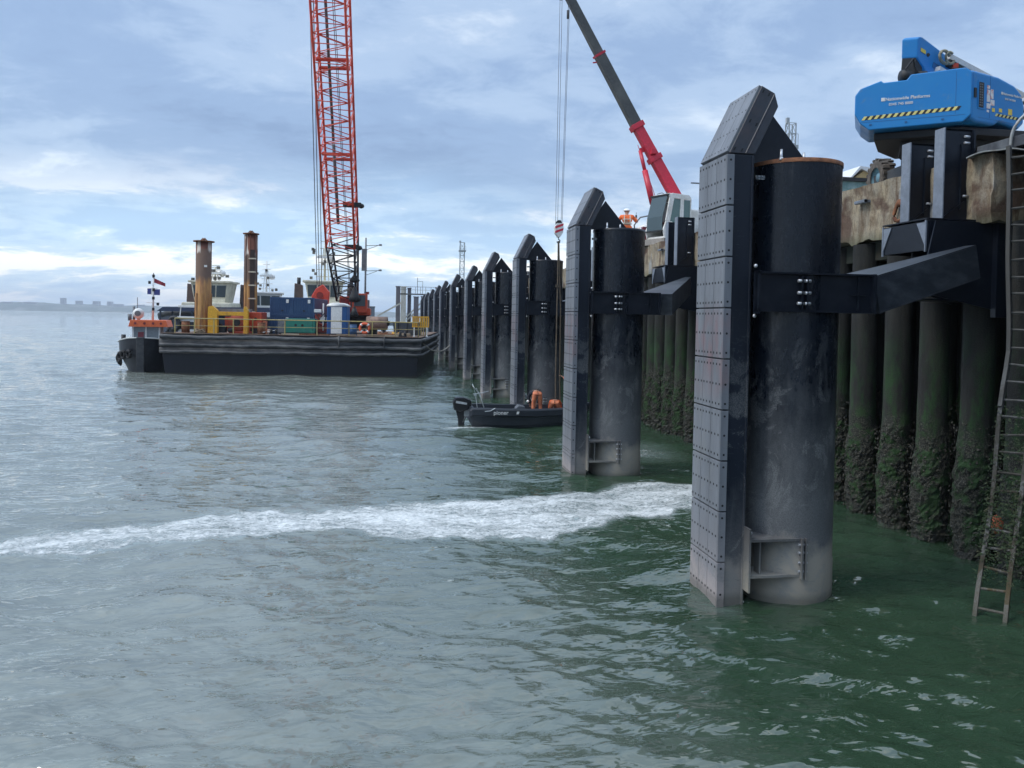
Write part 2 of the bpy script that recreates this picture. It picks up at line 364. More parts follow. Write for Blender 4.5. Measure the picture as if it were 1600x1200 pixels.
# ------------------------------------------------------------------ air
hm = bpy.data.materials.new('river_haze'); hm.use_nodes = True; hn = hm.node_tree; hn.nodes.clear()
hv = hn.nodes.new('ShaderNodeVolumePrincipled'); hv.inputs['Density'].default_value = .00019; hv.inputs['Color'].default_value = (.80, .88, 1, 1)
ho = hn.nodes.new('ShaderNodeOutputMaterial'); hn.links.new(hv.outputs[0], ho.inputs['Volume'])
tag(MB().box(-6900, 6900, -6900, 6900, -2.4, 130).build('haze', hm), 'thin blue haze over the river', kind='stuff')
# ------------------------------------------------------------------ painted steel and grime
def weathered(name, col, zlo, zhi, grime=(.145, .152, .158), rough=.32, silt=(.27, .25, .21), zs=1.0, gamt=1.0, marks=True):
    """dark coated steel whose lower, tidal part carries pale silt and scum (height above the water)"""
    m = bpy.data.materials.new(name); MATS[name] = m; t = NT(m); b = t.b; z = t.xyz(2)
    n = t.noise(1.6, 9, .7, (1, 1, .8)); n2 = t.noise(9, 6, .7, (1, 1, .35), (3, 2, 1)); n3 = t.noise(60, 3, .6)
    base = t.mix(1., col, t.ramp(t.noise(2.2, 5, .6, (1, 1, .15)), [(.3, .75), (.7, 1.35)]), 'MULTIPLY')
    hgt = t.mapr(z, zlo, zhi, 1.0, 0.)
    g = t.math('ADD', t.math('MULTIPLY', hgt, 1.15), t.math('SUBTRACT', t.math('ADD', t.math('MULTIPLY', n, .7), t.math('MULTIPLY', n2, .5)), .92))
    gm = t.math('MULTIPLY', t.ramp(g, [(.12, 0), (.75, 1)]), gamt)
    c = t.mix(t.math('MULTIPLY', gm, t.ramp(n3, [(.3, .55), (.7, 1)])), base, grime)
    sl = t.math('MULTIPLY', t.math('SUBTRACT', t.math('ADD', t.mapr(z, zs-.5, zs+.5, 1., 0.), t.math('MULTIPLY', t.math('SUBTRACT', n, .5), 1.3)), .42), 3, clamp=True)
    c = t.mix(t.math('MULTIPLY', sl, .85), c, silt)
    if marks:   # runs and scuffs
        pa = t.math('MULTIPLY', t.ramp(t.noise(1.7, 9, .72, (1, 1, .7), (9, 4, 2), .8), [(.51, 0), (.56, 1)]), t.mapr(z, 2.6, 5.0, 1., .0))
        c = t.mix(t.math('MULTIPLY', pa, t.ramp(n3, [(.35, .1), (.65, .75)])), c, (.175, .182, .185))
        sc_ = t.ramp(t.noise(5, 3, .5, (1, 1, 9), (3, 14, 0), 1.5), [(.66, 0), (.70, .35)])
        c = t.mix(sc_, c, (.07, .08, .09))
        ru = t.ramp(t.noise(7, 6, .75, (1, 1, .08), (5, 5, 0)), [(.60, 0), (.74, .5)])
        c = t.mix(t.math('MULTIPLY', ru, .35), c, (.16, .17, .17))
    wet = t.mapr(t.math('ADD', z, t.math('MULTIPLY', n, .12)), .10, .22, 1., 0.)   # wet band at the waterline
    c = t.mix(t.math('MULTIPLY', wet, .45), c, (.05, .05, .035))
    t.put(b.inputs['Base Color'], c)
    b.inputs['Specular IOR Level'].default_value = .36
    t.put(b.inputs['Roughness'], t.math('ADD', t.math('MULTIPLY', gm, .4), t.mapr(n2, .3, .7, rough-.08, rough+.08)))
    t.l.new(t.bump(t.noise(3, 5, .5, (1, 1, .6)), .12, .03, t.bump(n3, .12, .004)), b.inputs['Normal'])
    return m
def red_smear(m):
    t = NT.__new__(NT); t.m = m; t.t = m.node_tree; t.n = t.t.nodes; t.l = t.t.links; t.b = t.n['Principled BSDF']; t.c = t.n.new('ShaderNodeTexCoord')
    src = t.b.inputs['Base Color'].links[0].from_socket; z = t.xyz(2)
    k = t.math('MULTIPLY', t.math('MULTIPLY', t.mapr(z, 3.2, 3.6, 0., 1.), t.mapr(z, 4.5, 4.9, 1., 0.)), t.ramp(t.noise(3.2, 5, .6, (1, 1.4, .5), (5, 5, 5)), [(.42, 0), (.8, .55)]))
    t.put(t.b.inputs['Base Color'], t.mix(k, src, (.26, .085, .08)))
PILE = weathered('black_pile_coating', (.005, .008, .014), 1.3, 5.2, gamt=.9, rough=.29)
FRAME = weathered('black_frame_coating', (.008, .012, .021), .4, 2.9, gamt=.85, grime=(.13, .135, .14), silt=(.24, .225, .21), rough=.38, zs=.7)
PANEL = weathered('facing_plastic', (.150, .162, .182), .3, 2.3, grime=(.25, .24, .25), rough=.46, silt=(.34, .30, .29), zs=.45)
red_smear(PANEL)
DARK = M('black_steel', (.005, .008, .015), .34, var=(.018, .022, .03), vscale=2, vth=(.5, .8), bump=.06, spec=.36)
STEELEDGE = M('pale_flange_steel', (.20, .23, .28), .45, var=(.13, .15, .18), vscale=2)
ZINC = M('zinc_bolt', (.55, .57, .6), .35, .6)
HOLE = M('bolt_hole', (.006, .007, .009), .7)
RUST = M('rust', (.24, .10, .045), .85, var=(.09, .035, .02), vscale=8, bump=.4)
CONC = M('quay_concrete', (.30, .26, .19), .92, var=(.16, .11, .07), vscale=1.6, vth=(.48, .62), stretch=(1, 1, .35), bump=.5, bscale=9, fine=.3)
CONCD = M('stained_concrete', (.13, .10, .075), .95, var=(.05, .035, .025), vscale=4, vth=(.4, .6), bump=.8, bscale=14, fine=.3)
# ------------------------------------------------------------------ fender pile (a tubular pile with its panel frame)
FH = .54        # half width of the panel face
ROWS = [7.20, 6.38, 5.56, 4.74, 3.92, 3.10, 2.28, 1.46, .64, -.4]
HX, HZ = .53, 1.10    # slope vector of the head
def panel_row(z0, z1, mb, holes):
    g = .012; w = 2*FH/3
    for k in range(3):
        y0 = -FH+k*w
        mb.box(-.045, .0, y0+g*.4, y0+w-g*.4, z0+g, z1-g)
        for zz in (z0+.09, (z0+z1)/2, z1-.09):
            for yy in (y0+.055, y0+w/2, y0+w-.055): holes.cyl((-.0475, yy, zz), (-.044, yy, zz), .021, 8)
    # side strip wrapping the corner
    mb.box(-.045, .085, -FH-.03, -FH-.002, z0+g, z1-g)
    for zz in (z0+.1, (z0+z1)/2, z1-.1): holes.cyl((.02, -FH-.0315, zz), (.02, -FH-.029, zz), .02, 6)
def fender_pile(loc, label, arm=(10.55, .75, .75), arm_label=None, top_rust=False, full=True):
    t = thing('fender_pile', loc, 0, label, 'fender pile', 'fender piles standing in a row off the quay')
    px, pr = 1.42, .76
    # tubular pile
    m = MB(); m.smooth = True
    n = 56; zs = [-1.2, -.3, 0, .6, .62, 1.2, 2, 3, 4, 5, 6, 7.13]
    m.lathe([(pr+(.012 if z < .61 else 0), z) for z in zs]+[(pr, 7.16), (pr-.03, 7.16), (pr-.03, 6.9), (0, 6.9)], n, (px, 0, 0))
    m.build('tubular_pile', PILE, t)
    m = MB(); m.lathe([(pr+.012, 7.10), (pr+.014, 7.165), (pr-.035, 7.165), (pr-.035, 7.12)], n, (px, 0, 0))
    m.build('rim', RUST if top_rust else DARK, t)
    # frame behind the panels
    m = MB()
    m.prism([(0, -1), (.40, -1), (.40, 7.20), (.02, 7.20), (0, 7.18)], (0.002, -FH, 0), (1, 0, 0), (0, 0, 1), (0, 2*FH, 0))
        # narrow raised flange at the back edge of the side plate
    m.box(.385, .42, -FH-.02, FH+.02, -.98, 7.18)
    m.build('fender_frame', FRAME, t, bevel=.006, seg=1)
    pn = MB(); hl = MB()
    for z1, z0 in zip(ROWS[:-1], ROWS[1:]): panel_row(z0, z1, pn, hl)
    p = pn.build('facing_panels', PANEL, t, bevel=.008 if full else 0, seg=2); hl.build('bolt_holes', HOLE, p)
    # sloping head
    L = sqrt(HX*HX+HZ*HZ); ux, uz = HX/L, HZ/L; nx, nz = uz, -ux       # along the slope, and inwards
    m = MB(); q = [(0, 0), (L, 0), (L-.0, .25), (L-.16, .40), (.20, .40), (.174, .365)]
    m.prism([(a*ux+b*nx, a*uz+b*nz) for a, b in q], (0.0, -FH, 7.215), (1, 0, 0), (0, 0, 1), (0, 2*FH, 0))
    m.prism([(a*ux+b*nx, a*uz+b*nz) for a, b in ((.12, .24), (L-.02, .24), (L-.02, .27), (.12, .27))], (0.0, -FH-.012, 7.215), (1, 0, 0), (0, 0, 1), (0, 2*FH+.024, 0))
    h = m.build('head_frame', M('head_coating', (.038, .045, .058), .4, var=(.06, .05, .055), vscale=2), t, bevel=.008, seg=1)
    pn = MB(); hl = MB(); w = 2*FH/3; O = Vector((0, 0, 7.215)); E = Vector((ux, 0, uz)); Nn = Vector((-nx, 0, -nz)); Yv = Vector((0, 1, 0))
    for k in range(3):
        c = O+E*(L/2)+Yv*(-FH+(k+.5)*w)+Nn*.022
        pn.obb(c, E*(L/2-.012), Yv*(w/2-.005), Nn*.022)
        for a in (.09, .42, .76, L-.09):
            for yy in (-w/2+.055, 0, w/2-.055): e = O+E*a+Yv*(-FH+(k+.5)*w+yy)+Nn*.044; hl.cyl(e, e+Nn*.003, .014, 6)
    for a, b in ((.10, .05), (.14, .17), (.62, .08), (.62, .20), (L-.07, .06), (L-.07, .17)):
        e = O+E*a-Nn*b+Yv*(-FH-.001); hl.obb(e, E*.030, -Nn*.013+E*.008, Yv*.002)
    p = pn.build('head_panels', PANEL, t, bevel=.008 if full else 0, seg=2); hl.build('bolt_holes', HOLE, p)
    # gusset from the head back onto the pile top
    m = MB(); m.prism([(.42, 7.17), (1.72, 7.17), (1.62, 7.27), (.98, 8.02), (.70, 7.62), (.42, 7.38)], (0, -.02, 0), (1, 0, 0), (0, 0, 1), (0, .04, 0))
    m.build('gusset', DARK, t)
    m = MB()
    for x, y, hh in ((.80, -.52, .16), (1.18, -.55, .12), (1.95, -.1, .12)):
        m.cyl((x+.1, y, 7.1), (x+.1, y, 7.16+hh), .028, 8, .020); m.cyl((x+.1, y, 7.14), (x+.1, y, 7.19), .05, 8, .03)
    m.build('lifting_lug', ZINC, t)
    m = MB(); m.box(.43, .58, -.62, -.60, 6.80, 6.86); m.build('mark_plate', M('painted_mark', (.30, .33, .36), .5, var=(.04, .05, .06), vscale=25, vth=(.45, .5)), t)
    # mid-height arm bracket: two channel sections in front of the pile, bolted through
    y = -.74; m = MB()
    for sgn in (-1, 1):
        yy = y*-sgn if sgn > 0 else y
        m.box(.42, 2.42, yy-.015, yy+.015, 4.72, 5.30)
        for zc in (4.71, 5.31): m.box(.42, 2.44, yy-.07, yy+.07, zc-.015, zc+.015)
        m.box(.42, .46, yy-.07, yy+.09, 4.66, 5.34); m.box(2.40, 2.45, yy-.09, yy+.09, 4.69, 5.33)
    for x in (1.15, 1.24): m.box(x, x+.02, y-.10, y, 4.75, 5.27)
    m.box(2.42, 2.46, -.82, .82, 4.70, 5.32)
    m.box(2.15, 2.17, y-.06, y, 4.73, 5.28); m.box(2.02, 2.30, y-.05, y-.015, 4.98, 5.0)
    b = m.build('arm_bracket', DARK, t)
    m = MB()
    for x in (1.12, 1.24):
        for z in (4.83, 5.0, 5.19): m.cyl((x-.03, y-.07, z), (x+.07, y-.07, z), .026, 8)
    for z in (4.62, 5.42): m.sphere((.46, -.62, z), .034, 8)
    m.build('bolts', ZINC, b)
    # lower bracket just above the water
    m = MB(); y = -.66
    for z in (.45, 1.03): m.box(.42, 1.30, y-.10, -.3, z-.02, z+.02)
    m.box(.40, .43, y-.11, -.3, .20, 1.22)
    for x in (1.28, 1.345): m.box(x, x+.025, y-.16, -.4, .40, 1.06)
    for z in (.60, .75, .90): m.prism([(0, 0), (.26, 0), (0, -.14)], (1.37, y+.08, z), (1, 0, 0), (0, 1, 0), (0, 0, .02)); m.prism([(0, 0), (-.24, 0), (0, -.14)], (1.28, y+.08, z), (1, 0, 0), (0, 1, 0), (0, 0, .02))
    m.box(.62, .645, y-.02, -.5, .47, 1.01)
    b = m.build('lower_bracket', weathered('silted_bracket', (.05, .05, .055), .3, 2.2, grime=(.20, .20, .19), zs=.5), t)
    m = MB()
    for z in (.52, .66, .82, .95): m.cyl((1.25, y-.10, z), (1.40, y-.10, z), .022, 6)
    m.sphere((.46, y-.02, 1.14), .03, 8); m.build('bolts', ZINC, b)
    # brace arm climbing to the quay
    p0 = Vector((2.46, 0, 5.01)); p1 = Vector(arm); d = (p1-p0).normalized(); sd_ = Vector((0, 0, 1)).cross(d).normalized(); uu = d.cross(sd_)
    m = MB()
    hw0, hw1, hh0, hh1 = .62, .42, .29, .29
    e1 = p1
    o0, o1 = {-1: -.62, 1: .42}, {-1: -.42, 1: -.22}
    for s in (-1, 1): m.add([p0+sd_*o0[s]+uu*k for k in (-hh0, hh0)]+[e1+sd_*o1[s]+uu*k for k in (hh1, -hh1)]+[q_-sd_*s*.03 for q_ in (p0+sd_*o0[s]-uu*hh0, p0+sd_*o0[s]+uu*hh0, e1+sd_*o1[s]+uu*hh1, e1+sd_*o1[s]-uu*hh1)],
                       [(0,1,2,3),(7,6,5,4),(0,4,5,1),(1,5,6,2),(2,6,7,3),(3,7,4,0)])
    for k in (-1, 1):
        m.add([p0+sd_*o0[s]+uu*k*(hh0+.002) for s in (-1, 1)]+[e1+sd_*o1[s]+uu*k*(hh1+.002) for s in (1, -1)]+[p0+sd_*o0[s]+uu*k*(hh0+.022) for s in (-1, 1)]+[e1+sd_*o1[s]+uu*k*(hh1+.022) for s in (1, -1)],
              [(0,1,2,3),(7,6,5,4),(0,4,5,1),(1,5,6,2),(2,6,7,3),(3,7,4,0)])
    m.obb(e1-sd_*.32, d*.01, sd_*.10, uu*.3); m.obb(p0-d*.004-sd_*.10, d*.012, sd_*.525, uu*.315)
    m.build('brace_arm', M('scuffed_arm_steel', (.022, .028, .038), .42, var=(.075, .085, .10), vscale=2.2, vth=(.45, .75), stretch=(.5, 1, 1.5)), t)
    return t
FP = [(5.32, 12.15), (5.27, 22.0), (5.62, 34.35), (5.42, 44.2), (5.52, 56.0), (5.35, 67.6), (5.25, 80.2), (5.3, 92), (5.3, 105), (5.3, 118), (5.3, 131)]
LB = ['largest black fender pile, nearest the camera, with rusty rim and pale silted foot',
      'second fender pile from the right, just left of the white crane cab',
      'third fender pile from the right, directly behind the two people bending in the black boat',
      'fourth fender pile from the right, just left of the one behind the boat',
      'fifth fender pile from the right, beside the stern of the outboard boat',
      'sixth fender pile from the right, where the barge mooring rope ends',
      'seventh fender pile from the right, next to the barge corner with yellow rails',
      'eighth fender pile from the right, narrow and half hidden by the one before it',
      'ninth fender pile from the right, a thin dark strip in the receding row',
      'tenth fender pile from the right, behind the barge deck edge',
      'farthest fender pile of the row, nearest to the pale jetty column']
f0 = fender_pile((*FP[0], 0), LB[0], arm=(5.15, .75, 5.70), top_rust=True)
f1 = fender_pile((*FP[1], 0), LB[1], arm=(5.0, 4.3, 5.80))
for i in range(2, len(FP)):
    c = copy_tree(f1); c.location = (*FP[i], 0); c['label'] = LB[i]
# ------------------------------------------------------------------ brackets bolted on the quay that take the arms
QX, DZ, QB = 11.1, 7.80, 6.55
def quay_bracket(loc, label):
    t = thing('quay_bracket', loc, 0, label, 'steel bracket', 'steel brackets on the quay edge')
    for y0, x0, zt in ((.0, -.55, 8.36), (1.02, -.52, 8.30)):
        m = MB(); m.box(x0, x0+.03, y0, y0+.27, -1.22+DZ, zt); m.build('post_flange', STEELEDGE, t, bevel=.004, seg=1)
        m = MB(); m.box(x0+.031, .10, y0+.02, y0+.045, -1.22+DZ, zt-.01); m.box(x0+.031, .10, y0+.22, y0+.24, -1.22+DZ, zt-.012)
        m.box(.06, .10, y0-.04, y0+.30, -1.22+DZ, zt-.02); m.box(-.18, -.165, y0-.02, y0+.02, -1.0+DZ, zt-.3)
        m.bar((x0+.05, y0-.005, DZ-1.15), (-.08, y0-.005, DZ-.85), .02, .02)
        m.box(x0+.033, .08, y0+.02, y0+.24, zt-.05, zt-.014)
        p = m.build('post', DARK, t)
        b = MB()
        for z in (zt-.16, zt-.28, DZ-.75): b.cyl((-.13, y0-.02, z), (-.02, y0-.02, z), .024, 8)
        b.build('bolts', ZINC, p)
    m = MB()
    m.box(-1.08, -1.05, -.28, 1.0, 5.95, 6.50)                 # front tray plate
    m.box(-1.05, .42, -.30, -.27, 5.95, 6.53); m.box(-1.05, .0, .97, 1.0, 5.95, 6.50)
    m.box(-1.10, .40, -.31, 1.02, 6.535, 6.56)
    m.prism([(-1.3, 5.15), (.75, 4.75), (.80, 6.50), (-1.0, 6.50)], (0, -.42, 0), (1, 0, 0), (0, 0, 1), (0, .03, 0))
    m.prism([(-.9, 5.25), (.0, 4.95), (.0, 6.50), (-.9, 6.50)], (0, .35, 0), (1, 0, 0), (0, 0, 1), (0, .03, 0))
    m.box(.20, .85, -.55, -.425, 4.70, 6.52)
    m.box(-1.25, .1, -.41, .36, 5.0, 5.03)
    m.build('seat_box', DARK, t)
    for y, s in ((-.27, 1), (1.0, -1)):
        m = MB(); m.prism([(0, 6.48), (s*.26, 6.48), (0, 6.0)], (-1.10, y, 0), (0, 1, 0), (0, 0, 1), (.018, 0, 0)); m.box(-1.11, -1.08, y-.015, y+.015, 5.92, 6.52)
        m.build('gusset_plate', STEELEDGE, t)
    MB().box(.42, .46, -.58, -.55, 5.7, 6.15).build('slot_plate', STEELEDGE, t)
    return t
qb = quay_bracket((QX, 13.42, 0), 'black steel bracket of two upright posts under the blue lift')
for k, (x, y) in enumerate(FP[1:]):
    c = copy_tree(qb); c.location = (QX+(-.15 if k == 0 else 0), y+5.0+(.0 if k else -.05), 0)
    c['label'] = ['black steel bracket with two upright posts in front of the crane cab'][0] if k == 0 else 'black steel quay bracket farther along, hidden behind the fender piles'
# ------------------------------------------------------------------ quay
def rough_block(name, x0, x1, y0, y1, z0, z1, mats, parent, chips=5, seed=1):
    """a concrete block with a chipped, uneven outline"""
    bm = bmesh.new(); bmesh.ops.create_cube(bm, size=1)
    bmesh.ops.transform(bm, matrix=Matrix.Translation(((x0+x1)/2, (y0+y1)/2, (z0+z1)/2)) @ Matrix.Diagonal((x1-x0, y1-y0, z1-z0, 1)), verts=bm.verts)
    for ax, a, b in ((0, x0, min(x1, x0+1.2)), (1, y0, y1), (2, z0, z1)):
        n = max(2, min(int((b-a)/.14), 150)); no = [0, 0, 0]; no[ax] = 1
        for k in range(1, n+1):
            co = [0, 0, 0]; co[ax] = a+(b-a)*k/(n+.001)
            bmesh.ops.bisect_plane(bm, geom=bm.verts[:]+bm.edges[:]+bm.faces[:], plane_co=co, plane_no=no)
    from mathutils import noise as NZ
    for v in bm.verts:
        p = v.co; s = Vector((seed*3.1, 0, 0)); d = NZ.noise_vector(p*1.7+s)*.045+NZ.noise_vector(p*6+s)*.016
        edge = (p.z < z0+.08)
        if edge: d.z += -abs(NZ.noise(p*2.3+s))*.16
        if p.x < x0+.02: d.x += abs(NZ.noise(p*3.7+s))*.03-.015
        v.co = p+d
    me = bpy.data.meshes.new(name); bm.to_mesh(me); bm.free()
    for m_ in mats: me.materials.append(m_)
    o = bpy.data.objects.new(name, me); COL.objects.link(o); o.parent = parent; return o
def concrete_mat():
    m = bpy.data.materials.new('weathered_cope'); t = NT(m); b = t.b; z = t.xyz(2)
    n = t.noise(2.2, 9, .7, (1, 1, .6)); s = t.noise(4.5, 8, .75, (1, 1, .22), (2, 5, 1), .4); f = t.noise(26, 6, .75)
    c = t.mix(t.ramp(n, [(.35, 0), (.65, 1)]), (.40, .33, .22), (.27, .24, .19))
    c = t.mix(t.ramp(s, [(.46, 0), (.60, .85)]), c, (.13, .085, .05))
    c = t.mix(t.ramp(t.noise(1.1, 4, .5, (1, 1, 1), (8, 1, 3)), [(.52, 0), (.60, .85)]), c, (.085, .045, .03))
    c = t.mix(t.ramp(t.noise(1.3, 3, .4, (1, 1.6, .3), (1, 9, 3)), [(.60, 0), (.64, .55)]), c, (.33, .37, .40))
    c = t.mix(t.math('MULTIPLY', t.mapr(z, 6.4, 6.75, 1., 0.), t.ramp(f, [(.3, .3), (.7, 1)])), c, (.05, .075, .035))
    c = t.mix(1., c, t.ramp(f, [(.3, .65), (.7, 1.2)]), 'MULTIPLY')
    t.put(b.inputs['Base Color'], c); b.inputs['Roughness'].default_value = .93
    t.l.new(t.bump(f, .7, .02, t.bump(n, .6, .06)), b.inputs['Normal']); return m
COPE = concrete_mat()
qt = thing('quay', (0, 0, 0), 0, 'old stained concrete quay deck with chipped edge on weedy piles', 'quay')
rough_block('cope_beam', QX, 17, 13.25, 30, QB, DZ, [COPE], qt, seed=1)
rough_block('cope_beam', QX, 17, 30.03, 62, QB, DZ, [COPE], qt, seed=2)
rough_block('cope_block', QX-.05, 17, 12.72, 13.22, QB-.03, DZ-.02, [COPE], qt, seed=5)
rough_block('cope_block', QX-.1, 17, 8, 11.72, QB-.05, DZ-.05, [COPE], qt, seed=4)
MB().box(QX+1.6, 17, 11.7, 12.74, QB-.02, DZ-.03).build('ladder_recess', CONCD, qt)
DECK = M('deck_surface', (.16, .15, .13), .95, var=(.09, .085, .075), vscale=.8, bump=.4)
MB().box(QX+.25, 70, 62, 150, QB, DZ-.01).build('deck_slab', CONC, qt)
MB().box(17.01, 70, -20, 61.9, QB, DZ-.02).build('deck_slab', DECK, qt)
MB().box(QX+.5, 17, -20, 7.9, QB, DZ-.03).build('deck_slab', CONC, qt)
MB().box(QX+.1, QX+2.4, 11.5, 13.35, DZ+.004, DZ+.20).build('edge_plate', M('grey_plate', (.05, .055, .065), .6, var=(.11, .12, .13), vscale=3, bump=.3), qt, bevel=.01)
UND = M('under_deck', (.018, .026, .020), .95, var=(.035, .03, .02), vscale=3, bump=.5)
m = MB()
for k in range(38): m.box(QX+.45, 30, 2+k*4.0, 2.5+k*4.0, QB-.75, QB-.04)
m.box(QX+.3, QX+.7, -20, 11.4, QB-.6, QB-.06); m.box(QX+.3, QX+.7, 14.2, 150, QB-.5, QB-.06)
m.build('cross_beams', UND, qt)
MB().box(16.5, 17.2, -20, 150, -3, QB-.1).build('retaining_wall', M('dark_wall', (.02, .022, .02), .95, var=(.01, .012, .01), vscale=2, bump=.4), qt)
# mooring rings and rust patches on the cope
m = MB()
m.tube([(QX-.09+.03*sin(a*2), 15.35+.14*sin(a), 7.02+.22*cos(a)) for a in np.linspace(0, 2*pi, 15)], .045, 6); m.sphere((QX-.05, 15.35, 7.2), .1, 8)
tag(m.build('mooring_ring', RUST), 'rusty lump of a mooring ring on the concrete under the tyre', 'mooring ring')
m = MB(); m.tube([(QX-.08, 28.9+.13*sin(a), 7.0+.2*cos(a)) for a in np.linspace(0, 2*pi, 15)], .03, 6); m.box(QX-.06, QX+.02, 28.75, 28.85, 6.95, 7.35)
tag(m.build('mooring_ring', RUST), 'rusty mooring ring on the concrete below the crane cab', 'mooring ring')
for yy, zz_, lb in ((16.7, 7.42, 'pale lug sticking out of the concrete left of the rusty ring'), (30.3, 7.45, 'pale lug sticking out of the concrete below the crane cab')):
    m = MB(); m.box(QX-.16, QX+.02, yy-.2, yy+.2, zz_-.03, zz_+.03); m.cyl((QX-.12, yy-.2, zz_), (QX-.12, yy+.2, zz_), .045, 8)
    tag(m.build('steel_lug', STEELEDGE), lb, 'lug')
# ------------------------------------------------------------------ weedy support piles
def support_pile_mesh(seed, r=.29):
    from mathutils import noise as NZ
    rg = random.Random(seed); n = 40; zs = list(np.arange(-.8, 3.4, .07))+list(np.arange(3.4, 6.6, .16)); s = Vector((seed*7.3, 1, 2))
    v = []
    hb = 2.5+rg.uniform(-.35, .35)
    for z in zs:
        for k in range(n):
            a = 2*pi*k/n; q = Vector((cos(a)*r, sin(a)*r, z))
            cr = max(0, min(1, (hb-z+.5*NZ.noise(q*2.2+s))/.8)); shelf = max(0, min(1, (z+.2)/.8))
            nb = NZ.noise(q*5+s)*.5+NZ.noise(q*11+s)*.6+NZ.noise(q*24+s)*.45
            lump = .055+.055*(NZ.noise(q*1.3+s)+.3)
            rr = r+cr*(lump*shelf*.8+.075*nb)+.006*NZ.noise(q*3+s)*(1-cr)
            v.append((rr*cos(a), rr*sin(a), z))
    f = [(i*n+k, i*n+(k+1) % n, (i+1)*n+(k+1) % n, (i+1)*n+k) for i in range(len(zs)-1) for k in range(n)]
    me = bpy.data.meshes.new('pile_shaft'); me.from_pydata(v, [], f); me.materials.append(WEED); return me, hb
def shell_mesh(seed, r, hb):
    rg = random.Random(seed+50); mb = MB()
    for i in range(520):
        a = rg.uniform(0, 2*pi); z = .05+(hb-.15)*rg.random()**1.25; rr = r+.07+rg.uniform(-.02, .06)
        c = Vector((cos(a)*rr, sin(a)*rr, z)); nrm = Vector((cos(a), sin(a), rg.uniform(-.5, .3))).normalized()
        t1 = nrm.cross(Vector((rg.uniform(-1, 1), rg.uniform(-1, 1), rg.uniform(-1, 1)))).normalized(); t2 = nrm.cross(t1); s = rg.uniform(.018, .05)
        mb.add([c-t1*s*.6, c+t2*s, c+t1*s*.6, c-t2*s, c+nrm*s*rg.uniform(.3, .8)], [(0,1,4),(1,2,4),(2,3,4),(3,0,4)])
    return mb
def weed_mat():
    m = bpy.data.materials.new('weedy_pile'); t = NT(m); b = t.b; z = t.xyz(2)
    n = t.noise(3.1, 8, .7, (1, 1, .5)); f = t.noise(34, 6, .75); s = t.noise(5, 5, .65, (1, 1, .14), (1, 3, 0))
    c = t.mix(t.ramp(s, [(.35, 0), (.65, 1)]), (.026, .026, .022), (.009, .010, .010))  # upper shaft near black: shade under the deck put into the colour
    c = t.mix(t.ramp(f, [(.62, 0), (.78, .4)]), c, (.16, .15, .12))
    zn = t.math('ADD', z, t.math('MULTIPLY', t.math('SUBTRACT', n, .5), 1.6))
    g = t.math('MULTIPLY', t.mapr(zn, 1.8, 2.3, 0., 1.), t.mapr(zn, 2.6, 4.6, 1., 0.))
    c = t.mix(t.math('MULTIPLY', g, t.ramp(t.noise(2.4, 8, .75, (1, 1, .3), (7, 7, 7)), [(.46, .0), (.60, .9)])), c, (.016, .070, .014))
    br = t.mapr(zn, 2.2, 2.7, 1., 0.)
    c = t.mix(br, c, t.mix(t.ramp(f, [(.48, 0), (.66, 1)]), (.006, .008, .006), (.12, .115, .09)))
    c = t.mix(t.math('MULTIPLY', br, t.ramp(t.noise(2.7, 5, .6, off=(4, 4, 4)), [(.48, 0), (.6, .8)])), c, (.016, .055, .011))
    t.put(b.inputs['Base Color'], c); t.put(b.inputs['Roughness'], t.mapr(z, .1, .6, .35, .9))
    t.l.new(t.bump(f, .8, .03), b.inputs['Normal']); return m
WEED = weed_mat()
SHELL = M('mussels_and_barnacles', (.035, .034, .026), .8, var=(.10, .095, .07), vscale=14, vth=(.5, .7), fine=.4)
protos = []
for sdd in range(4):
    me, hb = support_pile_mesh(sdd)
    o = thing('support_pile', (0, 0, 0)); sh = bpy.data.objects.new('pile_shaft', me); COL.objects.link(sh); sh.parent = o
    shell_mesh(sdd, .29, hb).build('barnacle_crust', SHELL, o); protos.append(o)
front = {0: 'front weedy pile behind the steel ladder, at the right edge', }
near = ['weedy quay pile partly behind the ladder, nearest of the front row', 'thick weedy pile just left of the ladder, fully in view', 'barnacled pile second to the left of the ladder',
        'barnacled pile third to the left of the ladder', 'green streaked pile fourth to the left of the ladder', 'half hidden pile right beside the nearest fender pile']
k = 0; used = set()
for row, (X, off) in enumerate(((11.42, 0), (13.1, .55), (14.9, .2))):
    y = 12.25+off-2.3
    while y < (37 if row < 2 else 34):
        i = rnd.randrange(4)
        o = protos[i] if i not in used else copy_tree(protos[i])
        used.add(i); o.location = (X+rnd.uniform(-.05, .05), y+rnd.uniform(-.06, .06), 0); o.rotation_euler.z = rnd.uniform(0, 6.28)
        o.rotation_euler.x = rnd.uniform(-.006, .006)
        if row == 0:
            j = round((y-12.25)/1.17)
            if 0 <= j <= 5: lb = near[j]
            elif j < 0: lb = 'weedy quay pile beyond the right edge of the view'
            elif 13 <= j <= 14: lb = ['barnacled pile seen between the two largest fender piles, the right one of a close pair', 'green stained pile immediately left of the nearest fender pile\'s panels'][j-13]
            elif 15 <= j <= 18: lb = ['weedy pile under the second brace arm, middle of the visible group', 'weedy pile under the second brace arm, left of middle', 'weedy pile just right of the second fender pile', 'slim weedy pile touching the outline of the second fender pile'][j-15]
            else: lb = 'weedy front row quay pile hidden behind a fender pile'
        elif row == 1: lb = 'dark weedy pile in the second row, in the gloom under the quay'
        else: lb = 'barely lit pile in the third row deep under the quay'
        tag(o, lb, 'quay pile', 'weed covered piles carrying the quay'); y += 1.17 if row == 0 else 1.5
